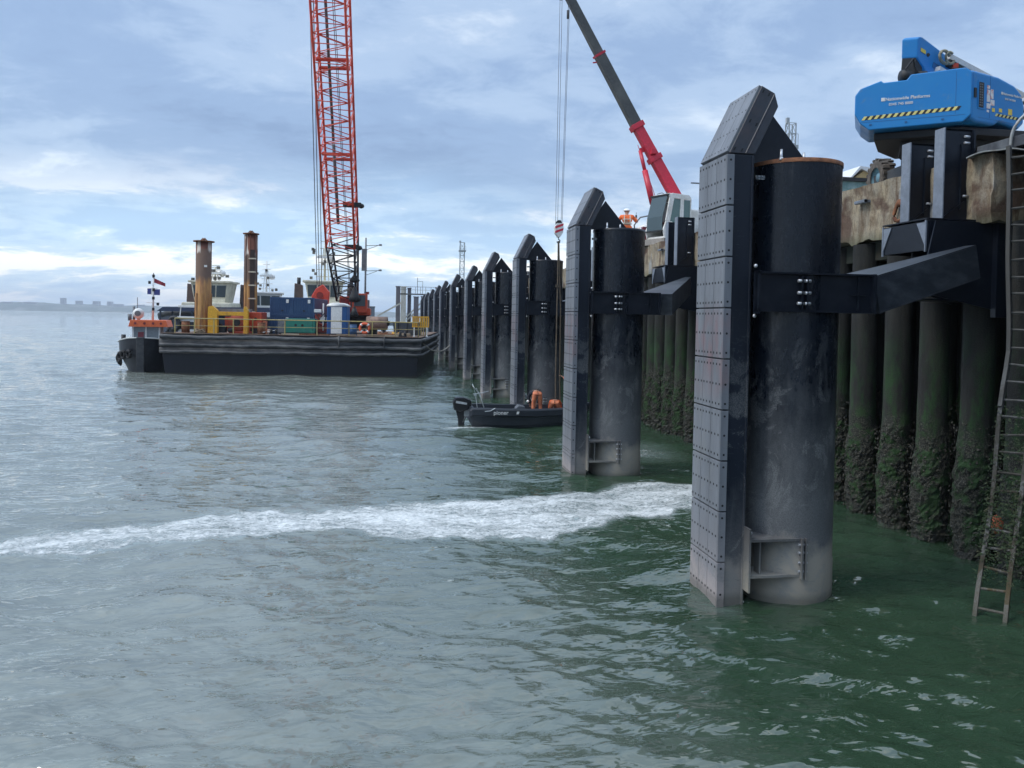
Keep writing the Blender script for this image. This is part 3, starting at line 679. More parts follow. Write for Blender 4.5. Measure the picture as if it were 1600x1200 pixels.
# ------------------------------------------------------------------ ladder, torn rubber and hoops at the right edge
def ladder():
    t = thing('quay_ladder', (0, 0, 0), 0, 'long corroded steel ladder hanging down the quay, its foot draped with weed', 'ladder')
    top = Vector((10.93, 12.25, 7.75)); mid = Vector((10.78, 11.95, 4.0)); low = Vector((9.12, 10.62, -.35))
    def path(s):   # s 0..1
        return top.lerp(mid, s/.45) if s < .45 else mid.lerp(low, (s-.45)/.55)
    off = Vector((.27, -.34, 0))
    A = [path(s)+Vector((.02*sin(s*19), .015*sin(s*13+1), 0)) for s in np.linspace(0, 1, 26)]
    B = [path(s)+off*(1-.08*s)+Vector((.018*sin(s*17+2), 0, 0)) for s in np.linspace(0, 1, 26)]
    LM = weathered('ladder_steel', (.065, .065, .062), .4, 5.8, grime=(.045, .036, .022), rough=.8, silt=(.075, .058, .03), zs=.6)
    for P in (A, B):
        m = MB()
        for p, q in zip(P[:-1], P[1:]): m.bar(p, q, (.17 if p.z > 3.2 else .07) if P is A else .08, .06, upv=(.6, -.8, .0))
        m.build('stringer', LM, t)
    nr = 27
    for i in range(nr):
        s = (i+.6)/nr; a = path(s); b = path(s)+off*(1-.08*s)
        if i in (20,): continue
        MB().cyl(a+Vector((0, 0, rnd.uniform(-.02, .02))), b+Vector((0, 0, rnd.uniform(-.03, .03))), .023, 6).build('rung', LM, t)
    rg = random.Random(5); w = MB()
    for i in range(3800):
        s = rg.choice((rg.uniform(.56, .90), rg.uniform(.72, .86))); c = path(s)+off*(1-.08*s)*rg.choice((rg.uniform(-.1, .15), rg.uniform(.85, 1.1), rg.uniform(0, 1) if s < .9 else 0))
        c += Vector((rg.gauss(0, .045), rg.gauss(0, .045), rg.gauss(0, .05)))
        d = Vector((rg.uniform(-1, 1), rg.uniform(-1, 1), rg.uniform(-1.5, .2))).normalized(); e = d.orthogonal().normalized(); L_ = rg.uniform(.02, .08)
        w.add([c-e*.014, c+e*.014, c+d*L_], [(0, 1, 2)])
    w.build('weed_growth', M('hanging_weed', (.020, .042, .012), .8, var=(.065, .065, .035), vscale=9, vth=(.5, .7)), t)
ladder()
def hoops():
    t = thing('ladder_hoop_rail', (0, 0, 0), 0, 'pale galvanised hoop handrails at the head of the ladder', 'handrail')
    G = M('galvanised', (.30, .31, .31), .5, .4, var=(.3, .3, .28), vscale=6)
    for dx, dy in ((0, 0), (.34, -.42)):
        b = Vector((11.0+dx, 12.62+dy, 7.84)); pts = []
        for s in np.linspace(0, 1, 16):
            a = s*pi*.62; pts.append(b+Vector((.15+.55*(1-cos(a)), -.15-.45*(1-cos(a)), .70*sin(a)**.8))*1.0)
        MB().tube(pts, .028, 8).build('hoop', G, t)
hoops()
m = MB(); pts = []
for i, s in enumerate(np.linspace(0, 1, 24)):
    x = 10.86+.75*s; y = 13.15-1.65*s; z = 7.72+.07*sin(s*9)+.10*math.exp(-((s-.45)/.13)**2)
    pts.append((x, y, z))
v = []
for x, y, z in pts: v += [(x-.10, y-.06, z-.02), (x+.3, y+.25, z+.05), (x+.3, y+.25, z+.075), (x-.10, y-.06, z+.005)]
f = []
for i in range(len(pts)-1):
    for k_ in range(4): a = i*4; f.append((a+k_, a+4+k_, a+4+(k_+1) % 4, a+(k_+1) % 4))
m.add(v, f); tag(m.build('bent_edge_strip', M('bent_metal', (.22, .24, .24), .55, .3, var=(.12, .11, .1), vscale=6)), 'buckled metal edging strip lying over the concrete beside the ladder head', 'metal strip')
m = MB(); m.cyl((11.45, 10.9, .45), (11.5, 12.2, .5), .22, 14); m.sphere((11.45, 10.9, .45), .22, 12)
tag(m.build('red_float', M('red_float_plastic', (.22, .03, .02), .6, var=(.08, .03, .02), vscale=6)), 'dull red float among the weed behind the ladder foot', 'float')
m = MB(); m.sphere((10.2, 11.45, 1.18), .11, 10, (1, 1, 1.5))
tag(m.build('orange_rag', M('orange_rag', (.45, .12, .06), .8, var=(.25, .07, .04), vscale=20)), 'small orange rag caught in the ladder weed near the water', 'rag')
# bent pipes under the deck, seen between the two big fender piles
m = MB(); m.tube([(11.2, 17.6, 5.35), (11.15, 17.2, 5.62), (11.15, 16.6, 5.66), (11.2, 16.0, 5.5), (11.3, 15.7, 5.1)], .03, 6)
tag(m.build('bent_pipe', M('old_pipe', (.10, .10, .09), .7)), 'bent pipe hanging under the quay edge beside the nearest fender pile', 'pipe')
# ------------------------------------------------------------------ barge and what stands on it
BO = Vector((-16.4, 59.2, 0)); BA = radians(-6.7)
def B(u, v, z=3.0): return (BO.x+u*cos(BA)-v*sin(BA), BO.y+u*sin(BA)+v*cos(BA), z)
DZB = 3.0
HULLD = weathered('barge_hull', (.003, .005, .010), -1.5, .5, grime=(.03, .03, .03), rough=.5, silt=(.03, .035, .03), zs=-.1, marks=False)
RUBBER = M('barge_rubbing_strake', (.040, .043, .048), .6, var=(.17, .165, .16), vscale=1.6, vth=(.45, .75), stretch=(.4, 1, 1), bump=.5, bscale=4)
RAILY = M('faded_yellow_rail', (.42, .34, .12), .6, var=(.30, .24, .14), vscale=3)
RUSTD = M('rusty_deck', (.13, .075, .05), .9, var=(.20, .15, .11), vscale=.9, bump=.5, fine=.3)
YEL = M('yellow_paint', (.70, .36, .02), .5, var=(.45, .22, .03), vscale=1.5, vth=(.5, .7))
ORA = M('orange_paint', (.62, .085, .03), .5, var=(.42, .06, .03), vscale=1.5)
BLU = M('container_blue', (.022, .065, .16), .55, var=(.03, .08, .17), vscale=1)
WHT = M('white_paint', (.74, .74, .72), .45, var=(.6, .6, .56), vscale=2, vth=(.5, .8))
BLK = M('matt_black', (.015, .016, .018), .6)
GLS = M('dark_glass', (.03, .045, .05), .08, fine=.02)
GREYM = M('grey_machine', (.16, .17, .18), .6, var=(.1, .1, .11), vscale=3)
t = thing('work_barge', tuple(BO), BA, 'long black flat barge with grey rubbing strakes and yellow handrails', 'barge')
L_, Wd = 18.9, 21.5
m = MB(); m.prism([(.15, 2.95), (.0, 1.6), (.15, 1.5), (.55, -1), (L_-.35, -1), (L_-.2, 1.5), (L_, 1.6), (L_, 2.95)], (0, 0, 0), (1, 0, 0), (0, 0, 1), (0, Wd, 0))
m.build('hull', HULLD, t, bevel=.04)
m = MB(); m.smooth = True
for z, r in ((2.72, .16), (2.14, .13), (1.66, .12)):
    pts = [(x, -.10-.02*sin(x*1.3), z+.03*sin(x*.9+z*3)+.015*sin(x*4)) for x in np.linspace(.05, L_-.1, 40)]+[(L_+.10, y, z+.02*sin(y)) for y in np.linspace(.1, Wd-.2, 24)]
    m.tube(pts, r, 8)
m.box(-.06, L_+.04, -.06, .0, 2.0, 2.6); m.box(-.05, L_+.02, -.05, 0, 1.52, 1.95)
for x in (12.9, 16.2): m.box(x, x+.08, -.3, -.1, 2.2, 3.0)
m.build('rubbing_strake', RUBBER, t)
m = MB(); m.box(.0, L_+.02, -.04, Wd, 2.96, DZB); m.build('deck', RUSTD, t)
def rail(name, a, b, n):
    a, b = Vector(a), Vector(b); m = MB()
    m.tube([a+Vector((0, 0, 1.08)), b+Vector((0, 0, 1.08))], .045, 6)
    m.tube([a+Vector((0, 0, .55)), b+Vector((0, 0, .55))], .022, 6)
    for i in range(n+1): p = a.lerp(b, i/n); m.bar(p, p+Vector((0, 0, 1.10)), .07, .07)
    m.build(name, RAILY, t)
rail('handrail', (1.0, .15, DZB), (6.6, .15, DZB), 4); rail('handrail', (6.6, .15, DZB), (13.6, .15, DZB), 3); rail('handrail', (13.6, .15, DZB), (18.7, .15, DZB), 3)
rail('handrail', (18.7, .15, DZB), (18.75, 7, DZB), 3)
m = MB()
for x in (.5, 8.0, 17.5): m.box(x-.3, x+.3, .45, .75, DZB, DZB+.1); m.cyl((x-.18, .6, DZB), (x-.18, .6, DZB+.4), .1, 8); m.cyl((x+.18, .6, DZB), (x+.18, .6, DZB+.4), .1, 8)
m.build('bollard', BLK, t)
def on(name, u, v, lb, cat, rz=0, z=DZB, group=None): return thing(name, B(u, v, z), BA+rz, lb, cat, group)
# spuds
SPUDM = bpy.data.materials.new('rusty_spud'); q = NT(SPUDM); z = q.xyz(2)
nz_ = q.math('ADD', z, q.math('MULTIPLY', q.math('SUBTRACT', q.noise(2, 6, .7, (2, 2, .3)), .5), 1.5))
cc = q.mix(q.ramp(q.noise(3, 6, .7, (1, 1, .12)), [(.38, 0), (.62, 1)]), (.52, .28, .09), (.24, .11, .05))
cc = q.mix(q.mapr(nz_, 3.6, 4.2, 0., 1.), cc, (.12, .075, .055)); cc = q.mix(q.mapr(nz_, 6.1, 6.25, 0., 1.), cc, (.15, .055, .035))
cc = q.mix(q.math('MULTIPLY', q.mapr(nz_, 6.0, 6.2, 0., 1.), q.ramp(q.noise(2.2, 2, .5, (1, 1, .1), (3, 0, 0)), [(.5, 0), (.53, 1)])), cc, (.55, .50, .44))
q.put(q.b.inputs['Base Color'], cc); q.b.inputs['Roughness'].default_value = .85; q.l.new(q.bump(q.noise(12, 5, .6, (1, 1, .2)), .5), q.b.inputs['Normal'])
def spud(u, v, w, h, lb, ladder_):
    s = on('spud_pile', u, v, lb, 'spud pile', group='spud piles on the barge')
    m = MB()
    m.cyl((0, 0, -4), (0, 0, h-.25), w*.46, 20)
    for k in range(8):
        a = 2*pi*k/8+.2; m.bar((w*.47*cos(a), w*.47*sin(a), -1), (w*.47*cos(a), w*.47*sin(a), h*.42 if not ladder_ else h-.3), .07, .07)
    m.build('shaft', SPUDM, s)
    MB().cyl((0, 0, h-.25), (0, 0, h-.17), w*.62, 20).build('cap_plate', RUST, s)
    m = MB(); m.cyl((0, 0, h-.17), (0, 0, h+.02), .12, 8); m.bar((-.25, 0, h-.15), (-.05, 0, h+.05), .06, .06); m.bar((.25, 0, h-.15), (.05, 0, h+.05), .06, .06); m.build('lifting_eye', RUST, s)
    if ladder_:
        m = MB()
        for k in range(5): m.box(-.02, w*.5, -w*.55, -w*.3, 1.6+k*1.05, 1.7+k*1.05)
        m.build('rungs', M('cream_paint', (.62, .55, .42), .6), s)
        MB().box(.1, w*.45, -w*.53, -w*.47, 1.2, h-1.5).build('dark_slot', M('dark_rust', (.05, .035, .03), .9), s)
    else:
        MB().box(.25, .45, -w*.5, -w*.46, 4.9, 5.05).build('mark_plate', WHT, s)
spud(2.45, 1.75, 1.22, 7.05, 'thick rusty spud pile, dark in the middle, the left of the two', False)
spud(4.95, 5.1, 1.0, 8.05, 'rusty spud pile with pale rungs down its side, the taller right one', True)
# yellow gantry frame
s = on('steel_gantry', 0, 0, 'yellow steel gantry frame between the two spud piles', 'frame')
for x0, x1 in ((3.05, 3.75), (5.66, 5.98)):
    m = MB(); m.prism([(0, 0), (x1-x0, 0), (x1-x0, 1.7), (.45*(x1-x0), 2.05), (0, 1.95)], (x0, 1.0, 0), (1, 0, 0), (0, 0, 1), (0, .35, 0)); m.box(x0, x1, .98, 1.37, -.0, .1); m.build('upright', YEL, s, bevel=.02)
MB().box(3.5, 5.8, 1.03, 1.3, 1.33, 1.62).build('cross_beam', YEL, s, bevel=.02)
MB().box(3.3, 5.9, 1.8, 2.4, 1.62, 1.86).build('top_walkway', M('grating', (.25, .25, .25), .8, var=(.2, .15, .12), vscale=3), s)
# winch
s = on('anchor_winch', 4.95, 2.2, 'orange mooring winch with a large round drum and dark hub', 'winch')
m = MB(); m.lathe([(.0, -.05), (.64, -.05), (.66, 0), (.66, .1), (.60, .1), (.58, .02), (.3, .02)], 24, (0, -.4, .82), 'y'); m.build('drum', M('worn_orange', (.50, .09, .04), .6, var=(.35, .1, .07), vscale=3), s)
MB().cyl((0, -.52, .82), (0, -.3, .82), .27, 16).build('hub', BLK, s)
m = MB(); m.box(-.95, .75, -.3, .7, .15, 1.25); m.box(-.6, .9, -.45, .9, 0, .16); m.build('casing', ORA, s, bevel=.04)
m = MB(); m.box(-1.5, -.75, -.75, -.35, .05, .55); m.box(-1.4, -1.1, -.8, -.3, .55, .72); m.cyl((-.55, -.7, .25), (-.2, -.7, .25), .16, 10); m.build('motor', BLK, s, bevel=.02)
s = on('power_pack', 6.0, 3.0, 'square orange engine box to the right of the yellow frame', 'power pack')
MB().box(-.5, .55, -.4, 1.1, .40, 1.62).build('casing', ORA, s, bevel=.05)
m = MB(); m.box(-.45, .5, -.38, 1.05, 0, .4); m.cyl((.1, -.42, 1.1), (.1, -.36, 1.1), .12, 8); m.build('base', BLK, s)
MB().box(.62, .9, -.3, -.05, 0, .95).build('side_post', M('pink_orange', (.60, .20, .10), .6), s)
# containers
def container(u, v, w, dpt, z0, h, lb):
    s = on('site_container', u, v, lb, 'container', z=DZB+z0, group='blue containers on the barge')
    m = MB(); m.box(0, w, 0, dpt, 0, h); m.build('body', BLU, s, bevel=.03)
    m = MB(); n = int(w/.18)
    for k in range(n): m.box(.06+k*(w-.1)/n, .06+k*(w-.1)/n+.07, -.035, .0, .1, h-.12)
    m.box(-.03, w+.03, -.05, .02, h-.1, h+.03); m.box(-.03, w+.03, -.05, .02, -.01, .09)
    for x in (0, w*.5, w): m.box(x-.05, x+.05, -.06, 0, 0, h)
    m.build('ribs', BLU, s)
    m = MB(); m.box(w*.36, w*.36+.2, -.075, -.061, h*.7, h*.7+.28); m.box(w*.86, w*.86+.2, -.075, -.061, h*.7, h*.7+.28); m.build('label', WHT, s)
    m = MB()
    for x in (w*.25, w*.75): m.box(x, x+.16, -.07, -.036, .3, .4)
    m.build('lock', BLK, s)
container(6.85, 4.0, 3.35, 5.5, 1.45, 1.36, 'blue steel container stacked on top, behind the green generator')
container(6.85, 4.02, 3.3, 5.4, .0, 1.42, 'blue steel container standing on the deck below the upper one')
s = on('generator', 8.5, 2.1, 'green generator box with a grey end, behind the railing', 'generator')
MB().box(.0, 2.2, 0, 1.0, .12, 1.2).build('casing', M('generator_green', (.015, .20, .14), .5, var=(.02, .14, .11), vscale=2), s, bevel=.04)
MB().box(-.62, -.02, .05, 1.0, .1, 1.12).build('grey_end', GREYM, s, bevel=.03)
m = MB(); m.box(-.5, 2.25, -.02, 1.02, 0, .12); m.cyl((.75, -.02, .7), (.75, .02, .7), .1, 8); m.cyl((1.25, -.02, .7), (1.25, .02, .7), .1, 8); m.box(2.0, 2.02, -.01, 0, .3, 1.1); m.build('skid', BLK, s)
# portable toilet
s = on('portable_toilet', 11.6, 2.0, 'portable toilet with blue sides, white door and domed white roof', 'portable toilet')
m = MB(); m.box(0, 1.5, .03, 1.5, .08, 2.2); m.build('body', M('toilet_blue', (.02, .10, .28), .5), s, bevel=.05)
m = MB(); m.box(.32, 1.14, -.01, .03, .12, 2.14); m.build('door', WHT, s, bevel=.01); MB().box(1.04, 1.09, -.03, -.01, 1.0, 1.14).build('door_handle', BLK, s)
m = MB(); m.smooth = True; pr = []
for i in range(9):
    a = pi*i/8; pr.append((.75-.80*cos(a), 2.18+.30*sin(a)))
m.prism(pr, (0, -.03, 0), (1, 0, 0), (0, 0, 1), (0, 1.58, 0)); m.build('roof', WHT, s)
m = MB()
for x in (.1, .22, 1.24, 1.38): m.box(x, x+.04, .0, .03, .15, 2.1)
m.build('ribs', M('toilet_blue', None), s)
# lifebuoy
s = on('lifebuoy', 14.75, .10, 'orange lifebuoy with white bands hanging on the rail', 'lifebuoy', z=DZB+.60)
a_ = [2*pi*i/24 for i in range(25)]
m = MB(); m.tube([(.34*cos(a), 0, .34*sin(a)) for a in a_], .095, 8); m.build('ring', M('buoy_orange', (.75, .13, .05), .55), s)
m = MB()
for k in range(4): m.tube([(.34*cos(a), 0, .34*sin(a)) for a in np.linspace(pi/4+k*pi/2-.16, pi/4+k*pi/2+.16, 4)], .101, 8)
m.build('bands', WHT, s)
# warning barrier
s = on('barrier', 18.15, .9, 'yellow plastic barrier standing at the barge corner', 'barrier')
m = MB(); m.box(0, 1.25, 0, .06, .72, .8); m.box(0, 1.25, 0, .06, 1.45, 1.55)
for k in range(9): m.box(.02+k*.145, .11+k*.145, .005, .055, .8, 1.45)
m.build('panel', YEL, s)
m = MB()
for x in (.1, 1.05): m.box(x, x+.12, -.2, .3, 0, .08); m.box(x+.02, x+.1, 0, .06, .08, .75)
m.build('feet', WHT, s)
# machinery between the containers and the toilet
s = on('pile_hammer_pack', 10.35, 3.2, 'red and white hydraulic machinery between the blue containers and the toilet', 'machine')
m = MB(); m.box(0, .9, 0, 1.2, .15, .85); m.box(.1, .45, .1, .5, .85, 1.6); m.build('casing', M('dull_red', (.30, .04, .03), .6), s, bevel=.03)
m = MB(); m.box(.5, .95, -.05, .5, 1.0, 1.35); m.box(.05, .6, -.1, .1, 1.7, 1.95); m.cyl((.75, 0, .3), (.75, 0, 2.4), .06, 8); m.build('guards', WHT, s, bevel=.02)
m = MB(); m.tube([(0, -.1, .2), (.3, -.2, .9), (.8, -.15, .6), (1.0, -.1, 1.5)], .05, 6); m.tube([(.2, -.1, 1.6), (.5, -.2, 1.2), (.9, -.15, 1.7)], .04, 6); m.box(-.1, 1.0, -.05, 1.2, 0, .15); m.build('hoses', BLK, s)
for i, (u, v, lb) in enumerate(((7.0, 1.0, 'short rusty drum on the deck in front of the blue containers'), (13.7, 1.3, 'rusty drum between the toilet and the lifebuoy'), (1.3, 1.4, 'rusty drum at the left end of the barge deck'))):
    s = on('steel_drum', u, v, lb, 'drum'); m = MB(); m.cyl((0, 0, 0), (0, 0, .85), .29, 14)
    for z in (.02, .3, .58, .85): m.cyl((0, 0, z-.015), (0, 0, z+.015), .305, 14)
    m.build('shell', [RUST, M('drum_blue', (.03, .09, .2), .6), RUST][i], s)
# crawler crane with a lattice boom
CR = Vector(B(12.1, 8.2, DZB)); BT = Vector((-4.1, 52, 25.12)); BB = Vector((-3.42, 65.3, 6.0)); BM = Vector((-3.74, 62.7, 10.35))
t = thing('crawler_crane', tuple(CR), 0, 'orange crawler crane on the barge with a tall red and black lattice boom', 'crane')
def loc(p): return Vector(p)-CR
def R2(u, v, z): return loc(B(u, v, z))
RED = M('boom_red', (.80, .09, .045), .5, var=(.6, .07, .05), vscale=1)
REDD = M('boom_black', (.018, .018, .022), .5)
def lattice(p0, p1, w0, w1, d0, d1, n, rc, rl, sx):
    p0, p1 = Vector(p0), Vector(p1); ax = (p1-p0).normalized(); sx = Vector(sx); sx = (sx-ax*sx.dot(ax)).normalized(); sy = ax.cross(sx)
    def c(s, i, j): q = p0.lerp(p1, s); return q+sx*i*(w0+(w1-w0)*s)/2+sy*j*(d0+(d1-d0)*s)/2
    m = MB(); m.smooth = True
    for i, j in ((-1,-1),(1,-1),(1,1),(-1,1)): m.cyl(c(0, i, j), c(1, i, j), rc, 8)
    for k in range(n):
        a, b = k/n, (k+1)/n; e = k % 2
        for (i0, j0), (i1, j1) in (((-1,-1),(1,-1)),((1,-1),(1,1)),((1,1),(-1,1)),((-1,1),(-1,-1))):
            if e: m.cyl(c(a, i0, j0), c(b, i1, j1), rl, 5)
            else: m.cyl(c(a, i1, j1), c(b, i0, j0), rl, 5)
            if k % 2 == 0: m.cyl(c(a, i0, j0), c(a, i1, j1), rl, 5)
    return m
SXV = (cos(BA), sin(BA), 0)
bd = (BT-BM).normalized(); BTOP = BM+bd*27.5
lattice(loc(BB), loc(BM), 1.55, 2.2, 1.2, 2.0, 7, .085, .045, SXV).build('lower_boom', REDD, t)
lattice(loc(BM), loc(BTOP), 2.2, 2.25, 2.0, 2.0, 42, .085, .036, SXV).build('boom', RED, t)
m = MB()
for s in (.262, .266, .51, .514, .74, .744):
    c0 = loc(BM.lerp(BTOP, s)); sx = Vector(SXV)
    m.bar(c0-sx*1.1+bd*.0-Vector((0, .9, 0)), c0+sx*1.1-Vector((0, .9, 0)), .12, .12)
    m.bar(c0-sx*1.1+Vector((0, .9, 0)), c0+sx*1.1+Vector((0, .9, 0)), .12, .12)
m.build('boom_joints', RED, t)
m = MB()    # pendants and lines running inside the boom
off = Vector(SXV)
m.cyl(loc(BM.lerp(BTOP, .06))-off*.25, loc(BM.lerp(BTOP, .30))-off*.28, .12, 8); m.cyl(loc(BM.lerp(BTOP, .31))-off*.28, loc(BM.lerp(BTOP, 1))-off*.35, .10, 8)
m.cyl(loc(BB)+off*.2, loc(BTOP)+off*.05, .025, 5); m.cyl(loc(BB)+off*.28, loc(BTOP)+off*.18, .025, 5)
m.build('pendant_bars', GREYM, t)
m = MB()
for s, w in ((.115, .95), (-.02, .7)):
    c0 = loc(BM.lerp(BTOP, s))+off*.55-Vector((0, 1.0, 0)); m.box(c0.x-.3, c0.x+w+.1, c0.y-.2, c0.y+.2, c0.z-.16, c0.z+.18); m.sphere((c0.x+w+.1, c0.y, c0.z-.05), .25, 8, (1, 1, .8))
m.build('sheave_blocks', BLK, t)
c0 = R2(12.75, 6.4, DZB)
m = MB()
m.box(c0.x-1.35, c0.x+1.45, c0.y+1.0, c0.y+5.2, 1.55, 2.15); m.box(c0.x-.0, c0.x+1.2, c0.y+.5, c0.y+2.4, 1.75, 3.35); m.box(c0.x-1.1, c0.x-.3, c0.y+1.5, c0.y+5, 2.1, 3.1)
m.build('upperworks', ORA, t, bevel=.08)
m = MB(); m.box(c0.x-.95, c0.x-.25, c0.y+.55, c0.y+.95, 1.4, 2.9); m.box(c0.x+1.1, c0.x+1.35, c0.y+.6, c0.y+1.3, 3.3, 3.5); m.cyl((c0.x-.7, c0.y+.4, 1.6), (c0.x-.7, c0.y+.6, 1.6), .5, 12); m.build('winch_gear', M('winch_red', (.35, .03, .03), .6, var=(.12, .02, .02), vscale=4), t)
MB().box(c0.x+.18, c0.x+1.05, c0.y+.46, c0.y+.51, 2.3, 3.2).build('cab_window', GLS, t)
m = MB(); m.box(c0.x-1.2, c0.x+1.3, c0.y+3.8, c0.y+5.4, 1.3, 2.9); m.build('counterweight', GREYM, t, bevel=.05)
for x in (-1.9, 1.25):
    m = MB(); m.smooth = False
    pts = [(0, .1), (.2, 0), (5.0, 0), (5.3, .25), (5.3, .65), (5.0, .95), (.2, .95), (-.1, .6)]
    m.prism([(a, b) for a, b in pts], (c0.x+x, c0.y+.2, .0), (0, 1, 0), (0, 0, 1), (.75, 0, 0))
    for k in range(18): m.box(c0.x+x-.02, c0.x+x+.77, c0.y+.35+k*.27, c0.y+.5+k*.27, -.0, .98)
    m.build('crawler_track', BLK, t)
MB().box(c0.x-1.2, c0.x+1.3, c0.y+1.6, c0.y+4.2, .4, 1.5).build('undercarriage', BLK, t)
# ropes falling from the boom head, left of the boom
m = MB(); tip = BTOP
for dx in (-.30, -.05, .22): m.cyl(loc((-6.25+dx*.8, 72.0, 7.2)), loc((tip.x-.62+dx*1.0, tip.y, tip.z)), .035, 5)
m.build('hoist_ropes', M('wire_rope', (.14, .15, .17), .6), t)
t = thing('hammer_block', (-6.2, 72, 0), 0, 'red hammer block hanging from the crane ropes behind the portable toilet', 'hoist block')
m = MB(); m.prism([(-.55, 5.0), (.3, 4.2), (.75, 5.4), (.85, 6.6), (.25, 7.3), (-.35, 6.9), (-.75, 6.2)], (0, -.4, 0), (1, 0, 0), (0, 0, 1), (0, .8, 0)); m.build('block', RED, t, bevel=.08)
m = MB(); m.box(-.3, .25, -.45, -.4, 5.3, 5.9); m.cyl((.0, -.5, 6.3), (.0, .5, 6.3), .3, 12); m.build('sheave', M('dull_red', (.30, .04, .03), .6), t)
# dark bell-shaped weights hanging beside the crane cab
t = thing('headache_ball', B(13.05, 5.8, 0), 0, 'dark ball and hook hanging on a rope beside the orange crane cab', 'crane hook')
m = MB(); m.lathe([(0, 8.1), (.12, 8.0), (.12, 7.8), (.42, 7.35), (.30, 7.2), (0, 7.15)], 12); m.lathe([(0, 6.9), (.1, 6.8), (.42, 6.0), (.45, 5.75), (.2, 5.6), (0, 5.6)], 12); m.lathe([(0, 5.2), (.1, 5.2), (.36, 4.55), (.2, 4.4), (0, 4.4)], 12)
m.build('weights', BLK, t); m = MB(); m.cyl((0, 0, 4.5), (-.02, -.2, 14.5), .03, 5); m.build('rope', M('wire_rope', None), t)
# dark mast beside the boom foot (fixed to the barge)
t = on('deck_mast', 12.75, 13.6, 'thin grey mast with side arms right of the black boom foot', 'mast')
m = MB(); m.cyl((0, 0, 0), (0, 0, 8.6), .11, 8, .07); m.box(-.35, .1, -.1, .1, 5.6, 7.6); m.build('pole', GREYM, t)
m = MB()
for z, w in ((7.9, 1.3), (5.6, 1.3)): m.bar((0, 0, z), (w, 0, z+.05), .05, .05); m.bar((0, 0, z-.4), (w*.8, 0, z), .04, .04); m.box(w-.1, w+.15, -.08, .08, z, z+.15)
m.build('side_arm', GREYM, t)
t = on('rusty_tank', 15.2, 3.2, 'rust brown horizontal tank on the barge deck right of the lifebuoy', 'tank')
m = MB(); m.cyl((-.75, 0, .95), (.85, 0, .95), .52, 20); m.build('shell', M('tank_rust', (.27, .18, .14), .8, var=(.14, .09, .07), vscale=2, bump=.3), t)
m = MB()
for x in (-.5, .6): m.box(x-.08, x+.08, -.4, .4, 0, .6)
m.cyl((.85, 0, .95), (1.0, 0, .95), .2, 10); m.build('saddle', BLK, t)
t = on('steel_skip', 16.4, 5.2, 'dark open steel skip at the right end of the barge deck', 'skip')
m = MB(); m.prism([(0, 0), (2.0, 0), (2.2, 1.05), (-.2, 1.05)], (0, 0, 0), (1, 0, 0), (0, 0, 1), (0, 1.6, 0)); m.build('body', M('skip_steel', (.06, .075, .09), .7, var=(.12, .09, .07), vscale=2), t)
m = MB()
for x in (.3, 1.0, 1.7): m.box(x-.04, x+.04, -.05, 0, 0, 1.0)
m.build('ribs', BLK, t)
# scrap timber and hoses: separate pieces
rg = random.Random(11)
WD = M('weathered_timber', (.33, .26, .18), .9, var=(.2, .15, .1), vscale=4, stretch=(.3, 1, 1))
for i, (u, v, l, a, h) in enumerate(((15.6, .75, 1.6, .1, .12), (16.2, 1.1, 1.3, -.25, .2), (16.9, .8, 1.5, .2, .12), (17.4, 1.4, 1.2, -.1, .25), (11.0, .6, 2.2, .03, .1), (9.3, .7, 1.5, -.05, .08), (13.3, .7, 1.4, .04, .1))):
    s = on('timber_baulk', u, v, ['pale timber baulk lying right of the lifebuoy', 'slanting timber in the scrap heap behind the lifebuoy', 'grey timber baulk at the foot of the right hand railing', 'topmost timber of the heap near the yellow barrier',
        'long board lying in front of the portable toilet', 'short board lying in front of the green generator', 'board between the toilet and the lifebuoy'][i], 'timber', rz=a, group='timbers lying on the barge deck')
    m = MB(); m.box(-l/2, l/2, -.12, .12, 0, h); m.build('baulk', [WD, RUST, M('pale_board', (.42, .36, .26), .9)][i % 3], s, bevel=.01)
for i, (u, v, r, lb, mt) in enumerate(((15.9, 1.6, .38, 'coil of brown hose in the scrap heap on the barge', RUST), (16.9, 1.9, .34, 'coil of yellow hose near the barrier on the barge', YEL), (17.7, 2.2, .3, 'coil of black hose at the right end of the barge', BLK), (2.6, .7, .35, 'coil of rope below the left spud pile', WD))):
    s = on('hose_coil', u, v, lb, 'hose'); m = MB()
    for k in range(3): m.tube([(r*cos(a)*(1-.05*k), r*sin(a), .06+k*.09+.05*sin(a*2+k)) for a in a_], .045, 6)
    m.build('coil', mt, s)
s = on('white_tarpaulin', 7.4, .7, 'crumpled white sheeting on the deck edge below the blue containers', 'tarpaulin')
m = MB(); vs = []
for i in range(9):
    for j in range(4): vs.append((i*.16-.6, j*.15, .05+.22*(i/8)+.07*rg.random()))
m.add(vs, [(i*4+j, i*4+j+4, i*4+j+5, i*4+j+1) for i in range(8) for j in range(3)]); m.build('sheet', WHT, s)
# mooring rope from the barge to the row of fender piles
m = MB(); a = Vector(B(18.6, .3, 3.1)); b = Vector((5.3, 66.8, 2.1)); pts = []
for i in range(22):
    s_ = i/21; p = a.lerp(b, s_); p.z -= 1.35*4*s_*(1-s_)*.62; pts.append(p)
tag(m.tube(pts, .05, 6).build('mooring_rope', M('pale_rope', (.30, .28, .24), .8)), 'slack grey mooring rope from the barge corner to a fender pile', 'rope')
